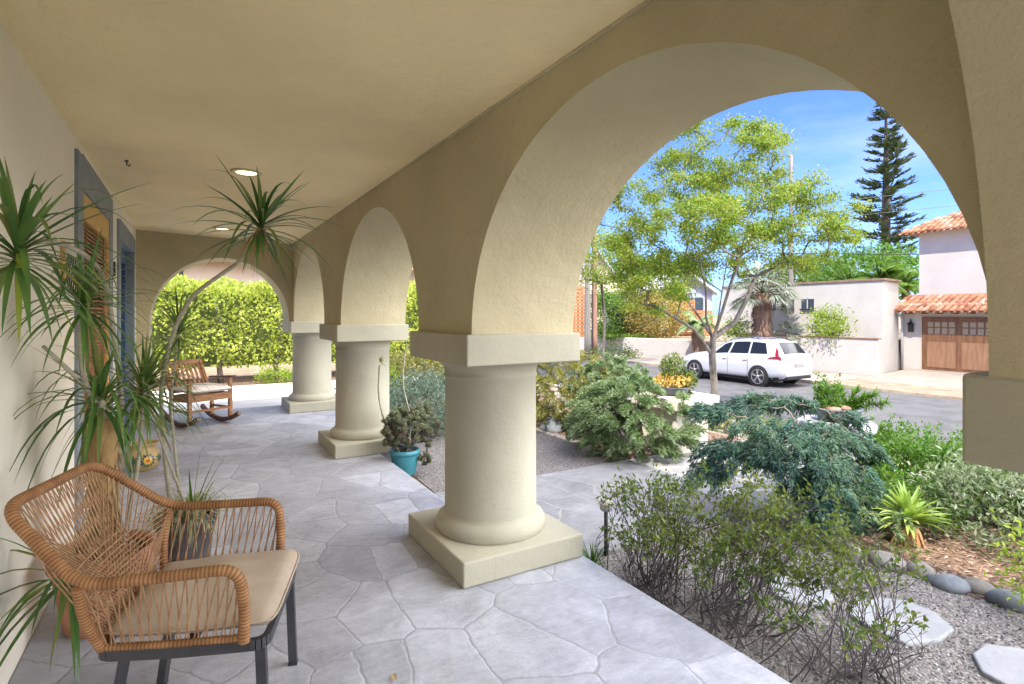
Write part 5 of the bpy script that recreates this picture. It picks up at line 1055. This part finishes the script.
def woven_chair():
    t = empty('woven_armchair', (0, 0, 0), 'tan woven rope armchair with beige seat cushion and charcoal legs by the wall', 'chair')
    R0, R1, R2, R3, R4 = (-.065,-.29,.425), (-.085,-.315,.63), (-.13,-.335,.682), (-.51,-.35,.68), (-.755,-.265,.905)
    mir = lambda p: (p[0], -p[1], p[2])
    loop = [R0, (-.06,-.30,.56), (-.075,-.325,.682), R3, R4, mir(R4), mir(R3), (-.075,.325,.682), (-.06,.30,.56), mir(R0)]
    path = [np.array(p, float) for p in loop]
    seg = fillet(loop, .085, 8); mb = MB(); wrapped(mb, seg, .0185); mb.build('frame_tube', m_rattan, t)
    for s in (-1, 1):
        mb = MB(); wrapped(mb, fillet([(-.515, s*.345, .675), (-.52, s*.30, .55), (-.495, s*.245, .43)], .06), .0165); mb.build('rear_upright', m_rattan, t)
        mb = MB(); wrapped(mb, [(-.50, s*.25, .437), (-.3, s*.275, .437), (-.05, s*.29, .437)], .0125); mb.build('side_rail', m_rattan, t)
        # side panel of crossing cords
        arm = resample(fillet([(-.515,s*.347,.675),(-.3,s*.342,.682),(-.075,s*.325,.682),(-.06,s*.30,.56),(-.062,s*.292,.45)], .07, 8), .002)
        rail = resample(np.array([(-.51,s*.25,.437),(-.05,s*.29,.437)]), .002); mb = MB(); N = 17; rise = int(len(arm)*.80)
        for k in range(N):
            for sh in (-.045, .045):
                u = (k+.5)/N; v = min(1, max(0, u+sh)); a = arm[int(u*rise)]; b = rail[int(v*(len(rail)-1))]; mb.tube([a, (a+b)/2+np.array([0, sh*.06, 0]), b], .0025, 5, caps=False)
        mb.build('side_weave', m_cord, t)
    mb = MB(); wrapped(mb, [(-.50,-.25,.437),(-.515,0,.437),(-.50,.25,.437)], .013); mb.build('back_rail', m_rattan, t)
    top = resample(fillet([R4, mir(R4)], .01), .002); left = resample(np.array([R4, R3, (-.52,-.30,.55), (-.497,-.25,.44)], float), .002); right = left*np.array([1, -1, 1]); bot = resample(np.array([(-.50,-.245,.437),(-.515,0,.437),(-.50,.245,.437)]), .002)
    def g(A, u): return A[int(max(0, min(1, u))*(len(A)-1))]
    mb = MB(); N = 21
    for k in range(N):
        u = (k+.5)/N
        for sh in (-.13, .13): a = g(top, u); b = g(bot, .5+(u-.5)*.62+sh); m = (a+b)/2; m[0] -= .02; mb.tube([a, m, b], .0025, 5, caps=False)
    for k in range(22):
        u = (k+.5)/22
        for A, sg in ((left, 1), (right, -1)):
            a = g(A, .04+.86*u); b = g(bot, .5-sg*(.42-.70*(1-u))); m = (a+b)/2; m[0] -= .015; mb.tube([a, m, b], .0025, 5, caps=False)
            if k % 2 == 0: b2 = g(A, .46+.5*u)*np.array([1, -1, 1]); b3 = a*.35+b2*.65; 
    for k in range(12):
        z = k/11; a = g(left, .50+.44*z); b = g(right, .50+.44*z); m = (a+b)/2; m[0] -= .028; mb.tube([a, a*.5+m*.5+np.array([-.008,0,0]), m, b*.5+m*.5+np.array([-.008,0,0]), b], .0025, 5, caps=False)
    mb.build('back_weave', m_cord, t)
    mb = MB(); fr = fillet([(0,0,0),(0,.285,0),(-.28,.27,0),(-.51,.24,0),(-.535,0,0),(-.51,-.24,0),(-.28,-.27,0),(0,-.285,0),(0,0,0)], .05, 5)[:-1]+np.array([0, 0, .408])
    for d0 in range(len(fr)):
        a = fr[d0]; b = fr[(d0+1) % len(fr)]
        if np.linalg.norm(b-a) > .002: mb.bar(a, b, .022, .034)
    mb.bar((-.5,0,.40),(0,0,.40),.03,.015); mb.bar((-.25,-.27,.40),(-.25,.27,.40),.03,.015); mb.build('seat_frame', m_charcoal, t)
    for (x, y, x2, y2) in ((-.02,.262,-.005,.262),(-.02,-.262,-.005,-.262),(-.44,.215,-.50,.235),(-.44,-.215,-.50,-.235)):
        mb = MB(); mb.bar((x,y,.40),(x2,y2,.012),.027,.034); lg = mb.build('leg', m_charcoal, t, bev=.003); mb = MB(); mb.box((x2,y2,.006),(.036,.03,.012)); mb.build('foot', m_black, lg)
    # cushion: soft slab with a rounded, slightly sagging top
    n = 22; V = []; F = []
    for side in (0, 1):
        for i in range(n+1):
            for j in range(n+1):
                u = i/n*2-1; v = j/n*2-1; ex = .262; ey = .275-.03*(u < 0)*abs(u)
                e = max(abs(u)**7, abs(v)**7); rad = (1-.045*(abs(u)*abs(v))**6)
                x = -.235+u*ex*rad; y = v*ey*rad; thick = .034*(1-e)**.45; z = .472+(thick if side else -thick*.9)+(.010*(1-u*u)*(1-v*v)*(1 if side else 0))+.003*math.sin(7*u+3*v)*(1-e)*side
                V.append((x, y, z))
    k = (n+1)**2
    for i in range(n):
        for j in range(n):
            a = i*(n+1)+j; F.append((a, a+1, a+n+2, a+n+1)); F.append((k+a, k+a+n+1, k+a+n+2, k+a+1))
    mb = MB(); mb.add(V, F, 0, True); cu = mb.build('seat_cushion', m_cush, t)
    mb = MB(); E = []
    for q in range(72):
        a = 2*math.pi*q/72; c, s = math.cos(a), math.sin(a); m = max(abs(c), abs(s)); u, v = c/m, s/m; rad = (1-.045*(abs(u)*abs(v))**6)*1.0; ey = .275-.03*(u < 0)*abs(u); E.append((-.235+u*.262*rad, v*ey*rad, .474))
    mb.tube(E, .0042, 6, closed=True); mb.build('piping', m_cush, cu)
    th = R(-18); t.rotation_euler = (0, 0, th); t.location = (.295+.309*.02, 2.237+.951*.02, 0)
woven_chair()

# slatted rocking chair with pale cushion
m_teak = pm('teak', (.26,.11,.045), (.42,.21,.09), 5, .45, .2, 60, stretch=(1,1,8)); m_dteak = pm('dark_teak', (.11,.05,.025), (.20,.09,.045), 5, .45)
m_cream = pm('striped_cream_fabric', (.72,.68,.64), (.82,.79,.76), 8, .9, .2, 300)
def rocker():
    t = empty('rocking_chair', (0,0,0), 'slatted wooden rocking chair with pale cushion in front of the end arch', 'chair')
    for s in (-1, 1):
        y = s*.27; P = [(x, y, .028+.11*((x+.02)/.45)**2) for x in np.linspace(-.52, .46, 18)]; mb = MB()
        for i in range(17): mb.bar(P[i], np.array(P[i+1])+(np.array(P[i+1])-np.array(P[i]))*.05, .04, .055)
        mb.build('rocker', m_dteak, t)
        for x, h in ((.24,.62),(-.24,.50)):
            mb = MB(); mb.bar((x,y,.06),(x-.01,y,h),.045,.045); mb.build('leg', m_teak, t, bev=.004)
        mb = MB(); mb.bar((-.30,y*1.05,.60),(.30,y*1.05,.645),.07,.025); mb.build('armrest', m_dteak, t, bev=.008)
        mb = MB(); mb.bar((-.25,y,.36),(.25,y,.385),.025,.09); mb.bar((-.25,y,.20),(.25,y,.215),.02,.03); mb.build('side_rail', m_teak, t)
        mb = MB(); mb.bar((-.25,y*.93,.36),(-.54,y*.93,.82),.04,.045); mb.build('back_post', m_teak, t, bev=.004)
    mb = MB(); mb.bar((.25,-.25,.385),(.25,.25,.385),.025,.09); mb.bar((.25,-.25,.22),(.25,.25,.22),.02,.03); mb.bar((-.25,-.25,.36),(-.25,.25,.36),.025,.09); mb.build('apron', m_teak, t)
    mb = MB()
    for i in range(8): y = -.21+.06*i; mb.bar((-.28,y,.42),(-.525,y,.79),.028,.012)
    mb.build('back_slats', m_teak, t)
    mb = MB(); mb.bar((-.54,-.27,.81),(-.54,.27,.81),.03,.07); mb.bar((-.27,-.25,.44),(-.27,.25,.44),.03,.04); mb.build('back_rail', m_teak, t)
    mb = MB(); n = 14; V = []
    for side in (0, 1):
        for i in range(n+1):
            for j in range(n+1):
                u = i/n*2-1; v = j/n*2-1; e = max(abs(u)**4, abs(v)**4); th = .06*(1-e)**.5; V.append((u*.285, v*.27, .480+(th if side else -th*.7)))
    k = (n+1)**2; F = []
    for i in range(n):
        for j in range(n): a = i*(n+1)+j; F += [(a, a+1, a+n+2, a+n+1), (k+a, k+a+n+1, k+a+n+2, k+a+1)]
    mb.add(V, F, 0, True); mb.build('cushion', m_cream, t)
    t.rotation_euler = (0, 0, R(-64)); t.location = (.12, 8.62, 0)
rocker()

# ---------------------------------------------------------------- porch plants
S = lambda px, py, d: np.array((*at(px, d), zat(py, d)))
def head(mb, c, ax, n, Ln, Wd, seed, droop=.9, mi=0, emin=-.5, emax=1.45):
    """one rosette of a dracaena; ax = direction in which the stem tip points"""
    rg = np.random.default_rng(seed); ax = unit(np.array(ax, float)); s = unit(np.cross(ax, [.3, .2, 1.])); u = np.cross(s, ax)
    k = np.arange(n); a = k*2.399+rg.normal(size=n)*.15; e = emin+(emax-emin)*((k+.5)/n)**.8+rg.normal(size=n)*.08
    D = ax*np.sin(e)[:, None]+(s*np.cos(a)[:, None]+u*np.sin(a)[:, None])*np.cos(e)[:, None]
    P = np.array(c)-ax*(.07*(1-k/n))[:, None]
    lo = np.clip((k+.5)/n, 0, 1); ribbons(mb, P, D, Ln*rg.uniform(.75, 1.1, n)*(.7+.3*np.sin(np.pi*lo)), Wd*rg.uniform(.85, 1.15, n), droop*rg.uniform(.15, 1.8, n)*(1.15-.6*lo), 8, mi, fold=.35, power=1.3)
def cane(mb, P, r0, r1):
    Q = fillet(P, .15, 6); Q = resample(Q, .02); rg = np.random.default_rng(1); r = np.linspace(r0, r1, len(Q))*(1+.05*(np.arange(len(Q)) % 3 == 0)); mb.tube(Q, r, 9)
m_tpot = pm('terracotta', (.34,.14,.08), (.46,.22,.13), 6, .85, .3, 60); m_soilp = pm('potting_soil', (.05,.035,.025), (.10,.07,.05), 30, .95, .8, 60)
m_dpot = pm('dark_glazed_pot', (.045,.04,.045), (.09,.08,.08), 8, .35)
def pot(name, c, r, h, m_, label, cat='pot', rim=.02):
    t = empty(name, c, label, cat); mb = MB(); mb.lathe([(r*.68,0),(r*.72,.01),(r*.93,h*.78),(r*.94,h*.82),(r,h*.83),(r+.004,h*.86),(r,h),(r-rim,h),(r-rim*1.2,h*.9),(.001,h*.9)], c, 48); p = mb.build('vessel', m_, t)
    mb = MB(); mb.lathe([(.001,h*.9+.004),(r-rim*1.15,h*.9+.002)], c, 24); mb.build('soil', m_soilp, t); return t
pc = (-.37, 3.32, 0)
t = pot('dragon_tree', pc, .215, .36, m_tpot, 'many headed dragon tree with narrow dark leaves in a terracotta pot behind the armchair', 'plant')
tr = MB(); top0 = S(103, 418, 2.62)
tr.tube([(pc[0], pc[1], .3), (pc[0]-.0, pc[1]-.02, .6), top0-np.array([0,0,.12]), top0], [.05, .055, .062, .05], 14); 
rg = np.random.default_rng(7); n = 170; a = rg.uniform(0, 6.28, n); z = rg.uniform(.45, 1.0, n); P = np.c_[pc[0]+.052*np.cos(a), pc[1]-.02+.052*np.sin(a), z]; 
tr.build('trunk', pm('fibrous_bark', (.26,.15,.06), (.46,.30,.13), 20, .9, 1, 60, stretch=(1,1,.3)), t)
mb = MB(); ribbons(mb, P, np.c_[np.cos(a)*.35, np.sin(a)*.35, np.full(n, -1.)], .13, .016, .1, 4, fold=.3); mb.build('dry_sheath', l_dead, t)
mb = MB()
h1 = S(19, 245, 1.72); h2 = S(84, 298, 2.30); h4 = S(144, 387, 2.85); h5 = S(100, 398, 2.58); h6 = S(66, 578, 2.25)
cane(mb, [np.array((pc[0]+.03, pc[1]+.05, .3)), S(123, 400, 2.72), S(113, 330, 2.6), S(105, 275, 2.45), S(80, 250, 2.15), S(48, 240, 1.9), h1], .014, .009)
cane(mb, [top0, S(84, 385, 2.5), S(80, 340, 2.4), h2], .013, .010)
cane(mb, [np.array((pc[0]+.07, pc[1]+.03, .3)), S(140, 455, 2.8), h4], .011, .009)
cane(mb, [top0-np.array([0,0,.03]), h5], .03, .018)
cane(mb, [np.array((pc[0]-.05, pc[1]-.06, .3)), h6], .014, .011)
cane(mb, [S(77, 378, 2.42), S(60, 362, 2.35), S(43, 346, 2.3)], .010, .007)
mb.build('cane', m_cane, t)
for i, (c, ax, n, Ln, Wd, dr) in enumerate(((h1, (.25,-.25,1), 52, .46, .022, 1.8), (h2, (.15,-.2,1), 62, .42, .019, 1.8), (h4, (.2,-.1,1), 92, .46, .018, 2.0), (h5, (-.1,-.25,.7), 60, .56, .021, 2.6), (h6, (-.2,-.6,.5), 26, .50, .021, 2.4))):
    mb = MB(); head(mb, c, ax, n, Ln, Wd, 20+i, dr, emin=-.6 if i != 4 else -.2, emax=1.35); mb.build('rosette', l_drac, t)
mb = MB(); ribbons(mb, [h1+np.array([0,0,-.02]), h6], [(.02,-.1,-.6), (-.4,-.6,.1)], .30, .022, .6, 7, fold=.3); mb.build('yellow_leaf', l_yg, t)

p2c = (*at(186, 3.12), 0)
t = pot('potted_dracaena', p2c, .155, .37, m_dpot, 'dark pot behind the armchair with striped grassy leaves and a long arching dracaena cane', 'plant')
mb = MB(); hb = S(262, 222, 2.95); h3 = S(179, 328, 3.3); base = np.array((p2c[0]-.06, p2c[1], .3))
cane(mb, [base, S(165, 460, 3.05), S(160, 392, 3.05), S(167, 352, 3.02), S(177, 322, 3.0), S(192, 295, 2.98), S(220, 275, 2.96), S(246, 258, 2.95), hb], .0125, .0105)
cane(mb, [base+np.array([.04,.05,0]), S(170, 400, 3.25), h3], .009, .007)
cane(mb, [base+np.array([.10,-.04,0]), S(172, 470, 3.0), S(155, 425, 2.95)], .008, .006)
mb.build('cane', m_cane, t)
mb = MB(); head(mb, hb, (.15,-.05,.75), 54, .47, .024, 40, 1.2, emin=-.7, emax=1.2); mb.build('rosette', l_drac, t)
mb = MB(); head(mb, h3, (.05,0,1), 62, .38, .013, 41, 1.1, emin=-.6, emax=1.3); mb.build('rosette', l_drac, t)
mb = MB(); n = 16; P = np.tile(hb-np.array([.0,.0,.03]), (n, 1))+rg.normal(size=(n, 3))*.012; ribbons(mb, P, np.c_[rg.normal(size=(n, 2))*.35-np.array([.25,0]), np.full(n, -.9)], rg.uniform(.2,.32,n), .014, .8, 6, fold=.5); mb.build('dry_leaves', l_dead, t)
mb = MB(); n = 190; a = rg.uniform(0, 6.28, n); e = rg.uniform(.3, 1.5, n); P = np.tile(np.array((p2c[0]+.02, p2c[1], .33)), (n, 1))+np.c_[np.cos(a)*.09, np.sin(a)*.09, np.zeros(n)]*rg.random((n, 1)); ribbons(mb, P, np.c_[np.cos(a)*np.cos(e), np.sin(a)*np.cos(e), np.sin(e)], rg.uniform(.16,.30,n), .013, rg.uniform(1.2, 3.0, n), 6, fold=.35); mb.build('striped_leaves', l_var, t)
mb = MB(); ribbons(mb, np.tile(np.array((p2c[0]+.03, p2c[1], .34)), (6, 1)), [(.1,.0,1),(.35,-.1,.8),(.3,.1,.9),(-.3,.1,.8),(.5,-.3,.6),(-.05,-.2,1)], [.42,.40,.34,.3,.3,.3], .018, .25, 6, fold=.4); mb.build('sword_leaves', l_green, t)

# painted clay pot
tcx, tcy = -.40, 6.35
t = empty('painted_pot', (tcx, tcy, 0), 'squat tan clay pot painted with an orange and yellow flower on the flagstones', 'pot')
mb = MB(); mb.lathe([(.07,0),(.10,.008),(.145,.07),(.152,.12),(.135,.175),(.108,.205),(.103,.22),(.118,.245),(.135,.262),(.128,.265),(.098,.225),(.09,.2)], (tcx,tcy,0), 48); vs_ = mb.build('vessel', pm('tan_clay', (.34,.23,.09), (.50,.36,.17), 7, .6, .2, 40), t)
def onpot(u, v, off):      # u sideways angle, v height
    prof = [(.10,.008),(.145,.07),(.152,.12),(.135,.175),(.108,.205)]; r = np.interp(v, [p[1] for p in prof], [p[0] for p in prof])+off; a0 = math.atan2(-tcy, -tcx)+.25; return (tcx+r*math.cos(a0+u), tcy+r*math.sin(a0+u), v)
def petals(mb, uc, vc, r0, r1, n, w, off, ph=0):
    for k in range(n):
        a = 2*math.pi*k/n+ph; V = []
        for (rr_, ww) in ((r0, .3*w), ((r0+r1)/2, w), (r1, .15*w)):
            for s in (-1, 1): du = (rr_*math.cos(a)-s*ww*math.sin(a))/.15; dv = rr_*math.sin(a)+s*ww*math.cos(a); V.append(onpot(uc+du, vc+dv, off))
        mb.add(V, [(0,1,3,2),(2,3,5,4)])
mb = MB(); petals(mb, 0, .115, .03, .068, 12, .011, .003); mb.build('dark_leaf_paint', pm('navy_glaze', (.02,.05,.08), rough=.3), vs_)
mb = MB(); petals(mb, 0, .115, .010, .042, 11, .010, .0055); mb.build('yellow_petal_paint', pm('yellow_glaze', (.75,.45,.06), rough=.3), vs_)
mb = MB(); petals(mb, 0, .115, .0, .018, 9, .008, .008); mb.build('red_centre_paint', pm('red_glaze', (.60,.12,.03), rough=.3), vs_)
mb = MB(); petals(mb, -.75, .12, .0, .05, 7, .010, .004); petals(mb, .8, .12, .0, .05, 7, .010, .004); mb.build('side_paint', pm('green_glaze', (.05,.12,.07), rough=.3), vs_)

# turquoise pot with succulents at the step
bx, by = 1.92, 5.50
t = pot('succulent_pot', (bx, by, -.16), .155, .255, pm('turquoise_plastic', (.035,.18,.23), (.05,.23,.28), 5, .4, .05, 40), 'turquoise pot of purple green succulents at the foot of the middle column', 'plant')
rg = np.random.default_rng(77); st = [[np.array((bx+.05*math.cos(i), by+.05*math.sin(i), .06)), np.array((bx+.09*math.cos(i), by+.09*math.sin(i), .15))] for i in range(7)]
T = np.concatenate([ball(rg, 110, (bx+.02, by, .30), (.25,.22,.20), .3), ball(rg, 50, (bx+.24, by+.02, .30), (.16,.15,.24)), ball(rg, 26, (bx-.14, by-.02, .22), (.12,.1,.1)), ball(rg, 10, (bx+.16, by-.02, -.02), (.12,.1,.08))]); A, par = skeleton(st, T, rg, .05, .25, .4)
mb = MB(); wood(mb, A, par, .004, .35, .02, 5); mb.build('branches', m_twig, t)
mb = MB(); m = 17
for q, p in enumerate(T):
    k = np.arange(m); a = k*2.399; e = .1+1.3*k/m; D = np.c_[np.cos(a)*np.cos(e), np.sin(a)*np.cos(e), np.sin(e)]; D = unit(D+unit(p-np.array([bx, by, .05]))*.7)
    ribbons(mb, np.tile(p, (m, 1)), D, rg.uniform(.045,.075), .024, -.2, 3, fold=.3, prof=lambda q_: .35+.9*math.sin(math.pi*min(1, q_*.9+.05)))
mb.build('succulent_rosettes', l_succ, t)
mb = MB()
cane(mb, [(bx-.06, by, .07), S(385, 425, 5.7), S(378, 395, 5.7), S(380, 365, 5.7)], .009, .013); cane(mb, [(bx+.03, by, .07), S(412, 420, 5.8), S(402, 385, 5.8), S(405, 352, 5.8), S(408, 345, 5.8)], .009, .006); mb.build('bare_stem', m_cane, t)
mb = MB(); n = 26; P = np.tile(S(380, 362, 5.7), (n, 1)); ribbons(mb, P, rg.normal(size=(n, 3))*.6+np.array([.5,-.3,.5]), rg.uniform(.05,.13,n), .01, 1.0, 4); mb.build('dry_flower', l_gold, t)

# fallen leaf on the floor and a hook in the ceiling
lx, ly = at(393, 549*1.5/(679-314)); mb = MB(); ribbons(mb, [(lx, ly-.02, .006)], [(.2,1,.35)], .05, .022, 1.0, 6, fold=.6); tag(mb.build('fallen_leaf', l_dead), 'small dry tan leaf lying on the flagstones at the bottom edge', 'leaf')
mb = MB(); hx, hy = -.41, 4.92; mb.tube([(hx,hy,2.64),(hx,hy,2.60),(hx+.015,hy,2.59),(hx+.02,hy,2.605)], .005, 6); mb.lathe([(.012,2.622),(.012,2.64)], (hx,hy,0), 10); tag(mb.build('ceiling_hook', m_black), 'tiny black hook in the porch ceiling near the inner wall', 'hook')
# drain-like striped mat? a folded pale doormat by the door
# repeats share a group phrase
GR = {'twiggy_shrub': 'twiggy shrubs along the porch edge', 'edging_stone': 'edging stones between gravel and mulch', 'juniper': 'junipers by the flower pillar', 'blue_grey_shrub': 'blue grey shrubs beyond the landing',
      'golden_shrub': 'yellow green shrubs before the hedge', 'low_plant': 'low plants in the beds', 'feather_palm': 'bright palms behind the white wall', 'fan_palm': 'grey fan palms on the terrace', 'leafy_shrub': 'yellow green shrubs on the terrace',
      'flowering_bush': 'bushes in the far garden', 'verge_plant': 'verge plants along the street', 'background_tree': 'background trees', 'utility_pole': 'utility poles', 'slat_fence': 'orange slat fences'}
for o in SC.objects:
    b = o.name.split('.')[0]
    if o.parent is None and b in GR and 'label' in o and 'group' not in o: o['group'] = GR[b]
